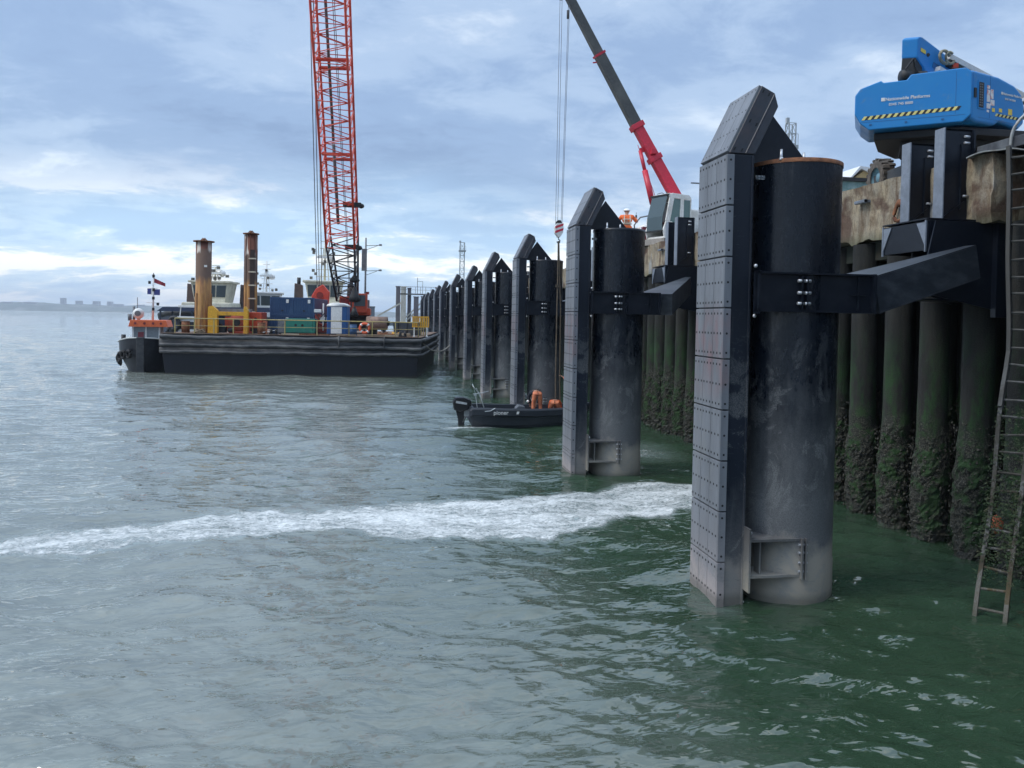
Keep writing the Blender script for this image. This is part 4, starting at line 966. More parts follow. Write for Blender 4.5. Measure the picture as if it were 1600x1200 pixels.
# ------------------------------------------------------------------ the small tug at the barge's left end
def little_tug():
    t = thing('small_tug', (-18.05, 60.3, 0), radians(6), 'small black hulled tug, bow on, with orange wheelhouse band and tyres', 'tugboat')
    HB = M('tug_black', (.008, .010, .016), .4, var=(.02, .022, .03), vscale=1.5)
    # lofted hull, bow towards -y
    ys = [0, .35, 1.0, 2.0, 3.5, 6, 9, 11, 12]; hw = [.15, .95, 1.55, 1.9, 2.0, 2.0, 1.95, 1.7, 1.2]; wl = [.06, .35, .8, 1.25, 1.6, 1.75, 1.7, 1.4, .9]
    zt = [2.55, 2.5, 2.35, 2.2, 2.05, 1.9, 1.9, 1.95, 2.0]; v = []; f = []
    for y, a, w, z in zip(ys, hw, wl, zt):
        v += [(-a, y, z), (-a*.97, y, z*.62), (-w, y+.15, .05), (-w*.7, y+.3, -.8), (0, y+.3, -1.1), (w*.7, y+.3, -.8), (w, y+.15, .05), (a*.97, y, z*.62), (a, y, z)]
    for i in range(len(ys)-1):
        for k in range(8): p = i*9; f.append((p+k, p+k+1, p+k+10, p+k+9))
    f.append(tuple(range(9))); f.append(tuple(range((len(ys)-1)*9, len(ys)*9)))
    m = MB(); m.smooth = True; m.add(v, f); m.build('hull', HB, t)
    m = MB()
    for sgn in (-1, 1):
        m.tube([(sgn*(a+.02), y-.03, z+.02) for y, a, z in zip(ys, hw, zt)], .055, 6)
    m.build('bulwark_rail', M('pale_bulwark', (.50, .52, .50), .6), t)
    MB().add([(-a+.05, y, z-.35) for y, a, z in zip(ys, hw, zt)]+[(a-.05, y, z-.35) for y, a, z in zip(ys, hw, zt)], [(i, i+1, i+10, i+9) for i in range(8)]).build('deck', GREYM, t)
    m = MB(); m.box(-.28, .28, -.22, .1, -.5, 2.62); m.build('stem_fender', M('stem_rubber', (.03, .033, .038), .7, var=(.06, .06, .06), vscale=3), t, bevel=.06)
    tm = MB(); TY = M('tyre_rubber', (.014, .014, .016), .8)
    for (x, y, z) in ((-.85, .15, 1.35), (-1.3, .6, 1.28), (-1.65, 1.2, 1.15), (-1.85, 1.8, .95), (-1.98, 2.5, .8), (-2.03, 3.3, .65)):
        d = Vector((-1, -.75 if y < 2.4 else -.25, 0)).normalized(); e = Vector((-d.y, d.x, 0)); c = Vector((x, y, z))-d*.0
        MB().tube([c+e*.27*cos(a)+Vector((0, 0, .27*sin(a))) for a in np.linspace(0, 2*pi, 17)], .10, 8).build('tyre_fender', TY, t)
    m = MB(); m.cyl((-1.55, 1.9, 1.7), (-1.55, 1.9, 2.75), .16, 10); m.build('bow_post', BLK, t)
    # wheelhouse
    m = MB(); 
    for x in (-.9, -.0, .95): m.box(x-.06, x+.06, 1.9, 2.0, 2.0, 3.35)
    m.box(-.9, .95, 3.7, 3.8, 2.0, 3.35); m.box(-.92, -.86, 1.9, 3.8, 1.9, 2.5); m.box(.91, .97, 1.9, 3.8, 1.9, 2.5); m.box(-.9, .95, 1.92, 1.98, 1.9, 2.35)
    m.build('wheelhouse_frame', WHT, t)
    MB().box(-.86, .9, 1.95, 1.97, 2.35, 3.34).build('windscreen', M('clear_grey_glass', (.22, .26, .28), .12), t)
    m = MB(); m.box(-.55, -.15, 1.87, 1.9, 2.25, 2.95); m.build('red_panel', M('maroon', (.20, .03, .04), .6), t)
    TO = M('tug_orange', (.80, .16, .05), .5)
    m = MB(); m.prism([(-1.18, 0), (1.6, 0), (1.45, .52), (-1.05, .52)], (0, 1.6, 3.35), (1, 0, 0), (0, 0, 1), (0, 2.4, 0)); m.build('roof_band', TO, t, bevel=.03)
    m = MB(); 
    for x in (-.7, -.05, .55, 1.1): m.cyl((x, 1.57, 3.62), (x, 1.6, 3.62), .09, 10)
    m.build('portholes', M('maroon', None), t)
    m = MB(); m.cyl((.35, 2.6, 3.8), (.38, 2.6, 7.2), .09, 8, .05); m.bar((-.1, 2.6, 5.2), (.85, 2.6, 5.2), .04, .04); m.bar((.1, 2.6, 6.3), (.7, 2.6, 6.3), .04, .04); m.build('mast', WHT, t)
    m = MB()
    for z, x in ((7.25, .38), (6.75, .1), (5.55, .38), (5.1, .7), (4.7, .38), (6.2, .4)): m.box(x-.08, x+.08, 2.5, 2.7, z-.1, z+.12)
    m.cyl((.38, 2.6, 7.2), (.38, 2.6, 7.5), .03, 5); m.build('mast_lights', BLK, t)
    m = MB(); v = []
    for i in range(6): v += [(.42+i*.16, 2.6+.05*sin(i*1.4), 7.1-i*.075), (.42+i*.16, 2.6+.05*sin(i*1.4+.5), 6.75-i*.055)]
    m.add(v, [(2*i, 2*i+2, 2*i+3, 2*i+1) for i in range(5)]); m.build('red_flag', M('flag_red', (.40, .05, .06), .8, var=(.25, .04, .08), vscale=6), t)
    m = MB(); m.box(-.05, .22, 2.58, 2.6, 5.85, 6.3); m.box(.42, .85, 2.58, 2.6, 5.8, 6.25); m.build('blue_flag', M('flag_blue', (.06, .08, .28), .8), t)
    MB().box(.22, .36, 2.57, 2.6, 5.82, 6.3).build('flag_cross', WHT, t)
    m = MB(); m.sphere((-.65, 2.5, 4.35), .42, 12, (1, .6, 1)); m.cyl((-.65, 2.6, 3.85), (-.65, 2.6, 4.2), .12, 8); m.build('searchlight', WHT, t)
    m = MB(); m.cyl((-.65, 2.22, 4.35), (-.65, 2.28, 4.35), .22, 10); m.build('lamp_glass', GREYM, t)
    m = MB(); m.cyl((-1.0, 2.7, 3.85), (-1.0, 2.7, 4.9), .09, 8); m.cyl((-1.25, 2.5, 3.8), (-1.25, 2.5, 4.3), .14, 8); m.cyl((-.8, 2.9, 3.9), (-.8, 2.9, 5.6), .025, 5); m.build('exhaust', GREYM, t)
    text('BMS 2', .28, t, (.52, .42, 1.92), (radians(88), 0, radians(40)), WHT, 'bow_lettering')
    text('BISON', .26, t, (-1.42, 1.05, 1.86), (radians(88), 0, radians(-38)), WHT, 'bow_lettering')
little_tug()
# ------------------------------------------------------------------ tugs moored behind the barge
CRM = M('cream_superstructure', (.74, .70, .55), .5, var=(.5, .45, .33), vscale=1.2)
def harbour_tug(name, loc, rz, lb, sup, sc=1., funnels=True, mast=7., wh=True, hullc=(.015, .025, .055)):
    t = thing(name, loc, rz, lb, 'tugboat', 'tugs moored behind the barge'); s = sc
    ys = [0, 1, 2.5, 5, 12, 20, 24, 26]; hw = [.6, 2.4, 3.8, 4.6, 4.9, 4.8, 4.3, 3.2]; zt = [4.2, 4.1, 3.9, 3.5, 2.9, 2.6, 2.6, 2.7]; v = []; f = []
    for y, a, z in zip(ys, hw, zt): v += [(-a*s, y*s, z*s), (-a*.93*s, y*s+.2, .1), (-a*.6*s, y*s+.5, -1.5), (a*.6*s, y*s+.5, -1.5), (a*.93*s, y*s+.2, .1), (a*s, y*s, z*s)]
    for i in range(len(ys)-1):
        for k in range(5): p = i*6; f.append((p+k, p+k+1, p+k+7, p+k+6))
    f += [tuple(range(6)), tuple(range(42, 48))]
    m = MB(); m.add(v, f); m.build('hull', M('tug_hull_blue', hullc, .4, var=(.03, .04, .07), vscale=1), t)
    m = MB(); m.tube([(a*s*q_, y*s, (z-.1)*s) for q_ in (-1,) for y, a, z in zip(ys, hw, zt)][::-1]+[(a*s, y*s, (z-.1)*s) for y, a, z in zip(ys, hw, zt)], .28*s, 8); m.build('rubber_fender', BLK, t)
    MB().add([(-a*s*.98, y*s, (z-.6)*s) for y, a, z in zip(ys, hw, zt)]+[(a*s*.98, y*s, (z-.6)*s) for y, a, z in zip(ys, hw, zt)], [(i, i+1, i+9, i+8) for i in range(7)]).build('deck', GREYM, t)
    m = MB(); m.prism([(-3.2*s, 2.4*s), (3.2*s, 2.4*s), (2.7*s, 5.3*s), (-2.7*s, 5.3*s)], (0, 6*s, 0), (1, 0, 0), (0, 0, 1), (0, 9*s, 0)); m.build('deckhouse', sup, t, bevel=.15)
    m = MB(); m.prism([(-1.7*s, 5.3*s), (1.7*s, 5.3*s), (2.15*s, 7.6*s), (-2.15*s, 7.6*s)], (0, 7.4*s, 0), (1, 0, 0), (0, 0, 1), (0, 3.6*s, 0)); m.box(-2.4*s, 2.4*s, 7.1*s, 11.3*s, 7.6*s, 7.85*s); m.build('wheelhouse', sup, t, bevel=.08)
    for x0, x1 in ((-1.75, -.75), (-.6, .6), (.75, 1.75)):
        MB().prism([(x0*s, 5.95*s), (x1*s, 5.95*s), (x1*1.06*s, 7.3*s), (x0*1.06*s, 7.3*s)], (0, 7.33*s, 0), (1, 0, 0), (0, 0, 1), (0, .06*s, 0)).build('window', GLS, t)
    m = MB()
    for x in (-2.3, 0, 2.3): m.box((x-.2)*s, (x+.2)*s, 5.96*s, 6.0*s, 3.6*s, 4.3*s)
    m.build('porthole_row', GLS, t)
    if funnels:
        for x in (-3.1, 3.1): m = MB(); m.prism([(-.6*s, 2.8*s), (.6*s, 2.8*s), (.45*s, 7.4*s), (-.45*s, 7.6*s)], (x*s, 10.5*s, 0), (1, 0, 0), (0, 0, 1), (0, 1.6*s, 0)); m.build('funnel', M('funnel_brown', (.10, .06, .05), .6, var=(.05, .04, .04), vscale=1), t, bevel=.1); MB().cyl((x*s, 11.2*s, 7.4*s), (x*s, 11.2*s, 8.3*s), .22*s, 8).build('exhaust', BLK, t)
    m = MB(); m.cyl((0, 9.5*s, 7.8*s), (0, 9.5*s, (7.8+mast)*s), .14*s, 8, .07*s)
    for x in (-.5, .5): m.bar((x*s, 9.5*s, 7.8*s), (x*.3*s, 9.5*s, (7.8+mast*.7)*s), .1*s, .1*s)
    for k in range(6): z = 8.4+k*mast*.15; m.bar((-(1.0-.1*k)*s, 9.5*s, z*s), ((1.0-.1*k)*s, 9.5*s, z*s), .07*s, .07*s)
    m.build('mast', sup, t)
    m = MB(); rg = random.Random(int(loc[0]*10))
    for k in range(12): x, z = rg.uniform(-1.6, 1.6), 8.0+rg.random()**1.6*mast*.75; m.box((x-.16)*s, (x+.16)*s, 9.2*s, 9.6*s, z*s, (z+.32)*s)
    m.build('lights', M('fittings', (.22, .2, .16), .6, var=(.02, .02, .02), vscale=2), t)
    m = MB(); m.sphere((.8*s, 9.6*s, (8.0+mast*.45)*s), .4*s, 10); m.bar((-.9*s, 9*s, (7.9+mast*.5)*s), (.9*s, 9*s, (7.9+mast*.5)*s), .15*s, .25*s); m.build('radar', WHT, t)
    m = MB()
    for sg in (-1, 1):
        m.tube([(sg*a*s*.9, y*s, (z+1)*s) for y, a, z in zip(ys[3:], hw[3:], zt[3:])], .04, 5)
        for y, a, z in zip(ys[3:], hw[3:], zt[3:]): m.bar((sg*a*s*.9, y*s, z*s), (sg*a*s*.9, y*s, (z+1)*s), .06, .06)
    m.build('guard_rail', sup, t)
    return t
harbour_tug('harbour_tug', (-23.2, 95, 0), radians(-4), 'cream tug with twin brown funnels, its wheelhouse partly behind the left spud pile', CRM, 1.10, True, 1.8)
b_ = harbour_tug('harbour_tug', (-15.6, 100, 0), radians(6), 'white tug with a tall mast, seen between the right spud pile and the blue containers', WHT, .95, False, 4.6)
harbour_tug('harbour_tug', (-8.6, 100, 0), radians(2), 'cream tug with a tall mast, partly behind the black crane boom', CRM, 1.18, True, 5.6)
t = thing('navy_awning', (-24.2, 86, 0), radians(-3), 'dark blue canopy on posts behind the left spud pile', 'canopy')
m = MB(); m.prism([(0, 4.6), (.6, 5.05), (11.5, 5.2), (11.7, 4.7)], (0, 0, 0), (1, 0, 0), (0, 0, 1), (0, 4, 0)); m.build('canopy', M('navy_cloth', (.03, .045, .09), .7), t)
m = MB()
for x in (.3, 3.5, 7, 11): m.box(x, x+.15, 0, .15, 0, 4.7); m.box(x, x+.15, 3.8, 3.95, 0, 4.7)
m.box(0, 11.7, .2, 3.9, -.5, 1.6); m.build('frame', M('navy_frame', (.02, .03, .05), .6), t)
t = thing('pilot_launch', (-20.6, 78, 0), radians(-8), 'small white cabin launch behind the small tug and the barge end', 'boat')
m = MB(); m.prism([(0, .2), (6, .2), (6.4, 1.6), (-.6, 1.6)], (0, 0, 0), (1, 0, 0), (0, 0, 1), (0, 2.4, 0)); m.build('hull', M('tug_hull_blue', None), t)
m = MB(); m.box(.5, 2.6, .4, 2, 1.6, 3.9); m.box(.2, 3.0, .2, 2.2, 3.9, 4.1); m.box(.3, 2.2, .8, 1.6, 5.0, 5.2); m.bar((.4, 1, 4.1), (.5, 1, 5.2), .08, .08); m.bar((2.0, 1, 4.1), (1.9, 1, 5.3), .08, .08); m.build('cabin', WHT, t, bevel=.03)
m = MB(); m.box(.45, 2.65, .36, .40, 2.9, 3.6); m.tube([(.2+.5*cos(a), .1, 3.4+.6*sin(a)) for a in a_], .18, 8); m.build('dark_fittings', BLK, t)
# ------------------------------------------------------------------ figures
def skin_mesh(name, pts, edges, mat, parent=None, sub=2, root=None):
    """pts: {key: (x, y, z, radius)}; grows one continuous surface"""
    ks = list(pts); me = bpy.data.meshes.new(name); me.from_pydata([pts[k][:3] for k in ks], [(ks.index(a), ks.index(b)) for a, b in edges], [])
    o = bpy.data.objects.new(name, me); COL.objects.link(o)
    md = o.modifiers.new('s', 'SKIN'); md.use_smooth_shade = True
    for i, k in enumerate(ks):
        r = pts[k][3]; me.skin_vertices[0].data[i].radius = (r, r) if not isinstance(r, tuple) else r
        me.skin_vertices[0].data[i].use_root = (k == (root or ks[0]))
    s = o.modifiers.new('d', 'SUBSURF'); s.levels = s.render_levels = sub
    bpy.context.view_layer.update()
    m2 = bpy.data.meshes.new_from_object(o.evaluated_get(bpy.context.evaluated_depsgraph_get())); bpy.data.objects.remove(o)
    m2.materials.clear(); m2.materials.append(mat); m2.name = name
    for p in m2.polygons: p.use_smooth = True
    q = bpy.data.objects.new(name, m2); COL.objects.link(q); q.parent = parent; return q
SKIN_ = M('skin', (.42, .22, .15), .55, fine=.05)
HIVIS = M('hi_vis_orange', (.85, .16, .03), .7, var=(.62, .10, .02), vscale=7, bump=.5, bscale=9)
SALM = M('faded_orange_bib', (.68, .22, .10), .7, var=(.42, .12, .06), vscale=5, bump=.5, bscale=8)
REFL = M('reflective_band', (.62, .64, .55), .35); HELM = M('helmet_white', (.82, .82, .80), .35); BOOT = M('boot', (.02, .018, .016), .6); NAVYC = M('dark_jacket', (.02, .024, .035), .8)
def hand_pts(P, E_, wrist, d, side, pre):
    """a palm and five curled fingers from the wrist in direction d; side = sideways unit vector"""
    w = Vector(wrist); d = Vector(d).normalized(); s = Vector(side).normalized(); n = d.cross(s)
    P[pre+'palm'] = (*(w+d*.05), .030); E_.append((pre+'wr', pre+'palm'))
    for i, (o, l) in enumerate(((-.030, .072), (-.010, .082), (.011, .078), (.030, .060))):
        a = w+d*.085+s*o; b = a+d*l*.5+n*.012; c = b+d*l*.38+n*.035
        for k, q in (('a', a), ('b', b), ('c', c)): P[pre+'f%d%s' % (i, k)] = (*q, .0095 if k != 'c' else .008)
        E_ += [(pre+'palm', pre+'f%da' % i), (pre+'f%da' % i, pre+'f%db' % i), (pre+'f%db' % i, pre+'f%dc' % i)]
    a = w+d*.03-s*.038+n*.01; b = a+d*.035-s*.014+n*.02
    P[pre+'ta'] = (*a, .012); P[pre+'tb'] = (*b, .010); E_ += [(pre+'palm', pre+'ta'), (pre+'ta', pre+'tb')]
def person(loc, rz, lb, J, suit, top=None, helmet=True, extra=None):
    """J: joints pelvis, chest, neck, head, l/r sh, el, wr, hip, kn, an, toe - local coords, facing +y"""
    t = thing('person', loc, rz, lb, 'person'); P = {}; E_ = []
    def pt(k, r): P[k] = (*J[k], r)
    pt('pelvis', .125); pt('chest', .135); pt('neck', .052); pt('head', .085)
    hd = Vector(J['head']); up_ = (hd-Vector(J['neck'])).normalized(); P['crown'] = (*(hd+up_*.09), .075)
    E_ += [('pelvis', 'chest'), ('chest', 'neck'), ('neck', 'head'), ('head', 'crown')]
    for s in 'lr':
        for k, r in (('sh', .062), ('el', .045), ('wr', .030), ('hip', .088), ('kn', .062), ('an', .042)): pt(s+k, r)
        P[s+'toe'] = (*J[s+'toe'], .038)
        E_ += [('chest', s+'sh'), (s+'sh', s+'el'), (s+'el', s+'wr'), ('pelvis', s+'hip'), (s+'hip', s+'kn'), (s+'kn', s+'an'), (s+'an', s+'toe')]
        w = Vector(J[s+'wr']); d = w-Vector(J[s+'el']); hand_pts(P, E_, w, d, d.cross(Vector((0, 0, 1)) if abs(d.normalized().z) < .9 else Vector((0, 1, 0))), s)
    body = skin_mesh('body', P, E_, SKIN_, t, 2, 'pelvis')
    fwd_ = Vector(J.get('face', (0, 1, 0))).normalized(); sx = fwd_.cross(up_).normalized()
    m = MB(); m.sphere(tuple(hd+fwd_*.085-up_*.005), .018, 6, (1, 1.3, 1.6))
    for q in (-1, 1): m.sphere(tuple(hd+sx*q*.082), .022, 6, (.5, 1, 1.4))
    m.build('nose_and_ears', SKIN_, t)
    m = MB()
    for q in (-1, 1): m.sphere(tuple(hd+fwd_*.078+sx*q*.03+up_*.022), .009, 6)
    m.bar(hd+fwd_*.082-up_*.045-sx*.022, hd+fwd_*.082-up_*.045+sx*.022, .006, .006); m.build('eyes_and_mouth', BLK, t)
    # clothing: slightly larger skins over the same joints
    C = {}; CE = []
    def g(k, r): C[k] = (*J[k], r)
    g('pelvis', .155)
    for s in 'lr':
        g(s+'hip', .115); g(s+'kn', .088); a = Vector(J[s+'kn']).lerp(Vector(J[s+'an']), .88); C[s+'cuff'] = (*a, .072)
        CE += [('pelvis', s+'hip'), (s+'hip', s+'kn'), (s+'kn', s+'cuff')]
    w = Vector(J['pelvis']).lerp(Vector(J['chest']), .35); C['waist'] = (*w, .145); CE.append(('pelvis', 'waist'))
    skin_mesh('trousers', C, CE, suit, t, 2, 'pelvis')
    C = {}; CE = []; g('chest', .168); C['waist'] = (*w, .150); b = Vector(J['chest']).lerp(Vector(J['neck']), .72); C['collar'] = (*b, .072); CE += [('waist', 'chest'), ('chest', 'collar')]
    for s in 'lr':
        g(s+'sh', .085); g(s+'el', .064); a = Vector(J[s+'el']).lerp(Vector(J[s+'wr']), .9); C[s+'cuff'] = (*a, .048)
        CE += [('chest', s+'sh'), (s+'sh', s+'el'), (s+'el', s+'cuff')]
    skin_mesh('jacket', C, CE, top or suit, t, 2, 'chest')
    for s in 'lr':
        a = Vector(J[s+'an']); b = Vector(J[s+'toe'])
        skin_mesh('boot', {'a': (*(a+Vector((0, 0, .12))), .058), 'b': (*a, .06), 'c': (*b, .052)}, [('a', 'b'), ('b', 'c')], BOOT, t, 2, 'b')
    if helmet:
        n = 14; m = MB(); m.smooth = True; vs = []
        c = hd+up_*.045
        for i in range(6):
            a = i/5*pi*.5; r_, h = .128*cos(a), .125*sin(a)
            for k in range(n): vs.append(c+sx*r_*cos(2*pi*k/n)+fwd_*r_*1.15*sin(2*pi*k/n)+up_*h)
        m.add(vs, [(i*n+k, i*n+(k+1) % n, (i+1)*n+(k+1) % n, (i+1)*n+k) for i in range(5) for k in range(n)])
        m.obb(c+fwd_*.15-up_*.0, sx*.08, fwd_*.045, up_*.006); m.build('helmet', HELM, t)
    if extra: extra(t)
    return t
def standing(lean=0., arms=None):
    J = dict(pelvis=(0, 0, .97), chest=(0, lean*.3, 1.32), neck=(0, lean*.55+.0, 1.52), head=(0, lean*.8+.03, 1.66),
             lhip=(-.11, 0, .90), rhip=(.11, 0, .90), lkn=(-.13, .04, .50), rkn=(.13, .02, .50), lan=(-.14, 0, .09), ran=(.14, -.02, .09), ltoe=(-.17, .17, .04), rtoe=(.17, .15, .04),
             lsh=(-.20, lean*.4, 1.44), rsh=(.20, lean*.4, 1.44), lel=(-.31, .10, 1.18), rel=(.32, .05, 1.18), lwr=(-.22, .32, 1.10), rwr=(.27, .30, 1.20))
    if arms: J.update(arms)
    return J
def bands(pts_list):
    def f(t):
        m = MB()
        for pts, r in pts_list: m.tube(pts, r, 6)
        m.build('reflective_bands', REFL, t)
    return f
def ring(c, rx, ry): return [(c[0]+rx*cos(a), c[1]+ry*sin(a), c[2]) for a in np.linspace(0, 2*pi, 17)]
def radio(t):
    m = MB(); m.box(.33, .39, .40, .44, 1.36, 1.56); m.cyl((.36, .42, 1.56), (.36, .42, 1.68), .008, 5); m.build('radio', BLK, t)
    m = MB()
    for z in (1.12, 1.30): m.tube(ring((0, .03, z), .175, .165), .018, 6)
    for x in (-.1, .1): m.tube([(x, -.145, 1.12), (x, -.15, 1.3), (x, -.09, 1.46)], .016, 6)
    m.build('reflective_bands', REFL, t)
worker = person((11.36, 36.1, DZ+.17), radians(-12), 'worker in orange hi-vis clothing and white helmet standing behind the second fender pile', standing(.12, dict(rel=(.36, .12, 1.20), rwr=(.35, .36, 1.40), lwr=(-.12, .30, 1.12))), HIVIS, extra=radio)
J = dict(pelvis=(0, 0, .62), chest=(0, .20, .95), neck=(0, .34, 1.12), head=(0, .43, 1.22), face=(0, .8, -.5), lhip=(-.11, 0, .58), rhip=(.11, 0, .58), lkn=(-.16, .38, .46), rkn=(.16, .30, .20),
         lan=(-.15, .22, .09), ran=(.13, -.12, .10), ltoe=(-.17, .40, .04), rtoe=(.13, .04, .04), lsh=(-.20, .26, 1.05), rsh=(.20, .26, 1.05), lel=(-.28, .45, .85), rel=(.28, .45, .85), lwr=(-.16, .62, .74), rwr=(.16, .62, .74))
person((11.45, 38.2, DZ+.42), radians(20), 'crouching worker in orange, mostly hidden behind the gusset of the second fender pile', J, HIVIS)
tag(MB().box(11.15, 11.9, 37.8, 38.9, DZ+.005, DZ+.41).build('timber_pallet', WD, bevel=.01), 'low timber stack the crouching worker kneels on', 'timber')
worker.scale = (1.38, 1.25, 1.12)
tag(MB().box(11.12, 11.7, 35.7, 36.5, DZ+.01, DZ+.165).build('timber_mat', WD, bevel=.01), 'thick timber mat the standing orange worker stands on', 'timber')
m = MB(); m.smooth = True; m.sphere((11.75, 34.0, 8.35), .62, 14, (.75, .6, 1.0)); tag(m.build('white_tank', M('white_paint', None)), 'rounded white tank just left of the crane cab', 'tank')
# ------------------------------------------------------------------ working boat
BX, BY = 3.35, 31.35
def workboat():
    t = thing('work_boat', (BX, BY, 0), radians(-1), 'open black plastic workboat with white lettering, moored against the fender piles', 'boat')
    HM = M('boat_black', (.016, .021, .030), .42, var=(.035, .04, .05), vscale=2, vth=(.4, .8), stretch=(.3, 1, 1))
    xs = [.0, .12, .5, 1.5, 3.0, 4.0, 4.7, 5.2]; zt = [.70, .78, .79, .76, .76, .80, .88, .98]; bt = [.22, .02, -.10, -.14, -.12, -.02, .18, .55]; hw = [.78, .86, .92, .95, .94, .88, .66, .30]; v = []; f = []
    for x, z, b, w in zip(xs, zt, bt, hw):
        v += [(x, .95-w, z), (x, .95-w-.03, z-.06), (x, .95-w-.03, z-.29), (x, .95-w+.05, z-.33), (x, .95-w+.10, b+.22), (x, .95-w+.24, b), (x, .95-.2, b+.02), (x, .95+.2, b+.02), (x, .95+w-.24, b), (x, .95+w-.10, b+.22), (x, .95+w-.05, z-.33), (x, .95+w+.03, z-.29), (x, .95+w+.03, z-.06), (x, .95+w, z),
              (x, .95+w-.20, z-.0), (x, .95+w-.24, z-.42), (x, .95-w+.24, z-.42), (x, .95-w+.20, z-.0)]
    n = 18
    for i in range(len(xs)-1):
        for k in range(n): a = i*n+k; b = i*n+(k+1) % n; f.append((a, b, b+n, a+n))
    f += [tuple(range(n)), tuple(range((len(xs)-1)*n, len(xs)*n))]
    m = MB(); m.add(v, f); m.build('hull', HM, t, bevel=.012)
    m = MB(); m.prism([(0, .35), (.18, .35), (.14, .80), (0, .78)], (.05, .35, 0), (1, 0, 0), (0, 0, 1), (0, 1.2, 0)); m.box(2.0, 2.4, .3, 1.6, .36, .62); m.build('thwarts', HM, t, bevel=.02)
    m = MB(); m.prism([(0, .0), (.42, .0), (.38, .22), (.12, .26), (0, .14)], (1.95, .25, .62), (1, 0, 0), (0, 0, 1), (0, .5, 0)); m.build('console', M('grey_cushion', (.10, .11, .125), .6), t, bevel=.03)
    m = MB(); P_ = Vector
    m.tube([(.32, .18, .8), (.24, .2, 1.35), (.16, .3, 1.66), (.16, .75, 1.72)], .018, 6); m.tube([(.60, .18, .8), (.42, .2, 1.35), (.28, .3, 1.60)], .018, 6)
    m.tube([(.14, .2, 1.36), (.48, .2, 1.40), (.8, .4, 1.46)], .014, 6); m.tube([(.16, .3, 1.66), (.34, .3, 1.45), (.46, .2, 1.20)], .014, 6)
    m.box(.18, .28, .16, .24, 1.28, 1.38)
    m.tube([(.62, -.02, .66), (.85, -.02, .68), (1.05, -.02, .80)], .016, 6)
    m.build('stainless_frame', M('stainless', (.62, .65, .66), .28, .7), t)
    text('pioner', .235, t, (.98, -.036, .535), (radians(90), 0, 0), WHT, 'lettering', .005)
    m = MB(); m.prism([(0, 0), (.10, 0), (.13, .11), (.03, .11)], (1.93, -.032, .55), (1, 0, 0), (0, 0, 1), (0, -.012, 0)); m.build('lettering_mark', WHT, t)
    MB().sphere((1.92+.62, .8, 1.0), .06, 8).build('white_buoy', WHT, t)
    return t
workboat()
t = thing('outboard_motor', (BX+.10, BY+.95, -.10), 0, 'black outboard motor tilted on the stern of the workboat', 'outboard motor')
m = MB(); m.prism([(-.68, .72), (-.74, 1.05), (-.62, 1.26), (-.30, 1.26), (.02, 1.14), (.06, .88), (-.12, .72), (-.45, .64)], (0, -.2, 0), (1, 0, 0), (0, 0, 1), (0, .4, 0)); m.build('cowl', M('gloss_black', (.012, .012, .014), .22), t, bevel=.05)
m = MB(); m.prism([(-.60, .70), (-.06, .70), (-.12, .50), (-.22, .25), (-.24, -.35), (-.46, -.35), (-.50, .35)], (0, -.09, 0), (1, 0, 0), (0, 0, 1), (0, .18, 0)); m.build('leg_casing', BLK, t, bevel=.02)
m = MB(); m.box(-.25, .10, -.12, .12, .45, .72); m.tube([(-.3, -.12, .2), (-.2, -.13, .45), (-.05, -.13, .5), (.06, -.1, .62)], .02, 6); m.build('clamp', M('silver_clamp', (.32, .34, .34), .4, .5), t)
m = MB(); m.prism([(-.60, 1.12), (-.14, 1.03), (-.16, .95), (-.62, 1.02)], (0, -.207, 0), (1, 0, 0), (0, 0, 1), (0, -.004, 0)); m.build('side_stripe', M('silver_decal', (.45, .47, .48), .4), t)
# people in the boat; the first two bend away from the camera
def bent(hip=.92, drop=.0, spread=.15):
    return dict(pelvis=(0, 0, hip), chest=(0, .36, hip+.02-drop), neck=(0, .55, hip-.10-drop), head=(0, .66, hip-.20-drop), face=(0, .35, -.9),
        lhip=(-.11, -.02, hip-.06), rhip=(.11, -.02, hip-.06), lkn=(-spread, .05, .46*hip/.92), rkn=(spread, .05, .46*hip/.92), lan=(-spread-.02, -.02, .09), ran=(spread+.02, -.02, .09), ltoe=(-spread-.05, .15, .04), rtoe=(spread+.05, .15, .04),
        lsh=(-.20, .44, hip-.02-drop), rsh=(.20, .44, hip-.02-drop), lel=(-.25, .55, hip-.30-drop), rel=(.25, .55, hip-.30-drop), lwr=(-.16, .66, max(.12, hip-.52-drop)), rwr=(.16, .66, max(.12, hip-.52-drop)))
def braces(hip):
    def f(t):
        m = MB()
        m.tube([(-.13, .35, hip+.175), (-.05, .12, hip+.175), (0, -.02, hip+.155), (0, -.13, hip+.03), (0, -.10, hip-.12)], .014, 6); m.tube([(.13, .35, hip+.175), (.05, .12, hip+.175), (0, -.02, hip+.155)], .014, 6)
        m.tube([(-.19, .08, hip+.08), (-.14, -.02, hip+.14), (0, -.03, hip+.165), (.14, -.02, hip+.14), (.19, .08, hip+.08)], .012, 6)
        m.build('braces', BOOT, t)
    return f
person((BX+2.93, BY+.62, .36), radians(3), 'worker in faded orange bib trousers bending forward, seen from behind, in the boat', bent(1.00), SALM, NAVYC, helmet=True, extra=braces(1.00))
person((BX+3.72, BY+.72, .36), radians(-14), 'worker crouching low in orange bib trousers, right of the bending worker in the boat', bent(.62, .05, .2), SALM, HIVIS, helmet=True, extra=braces(.62))
J = standing(.1, dict(lsh=(-.2, .05, 1.44), lel=(-.42, .12, 1.52), lwr=(-.62, .16, 1.66), rwr=(.2, .35, 1.2)))
person((BX+4.72, BY+.85, .38), radians(0), 'worker behind the second fender pile with one orange sleeved arm reaching out', J, HIVIS)
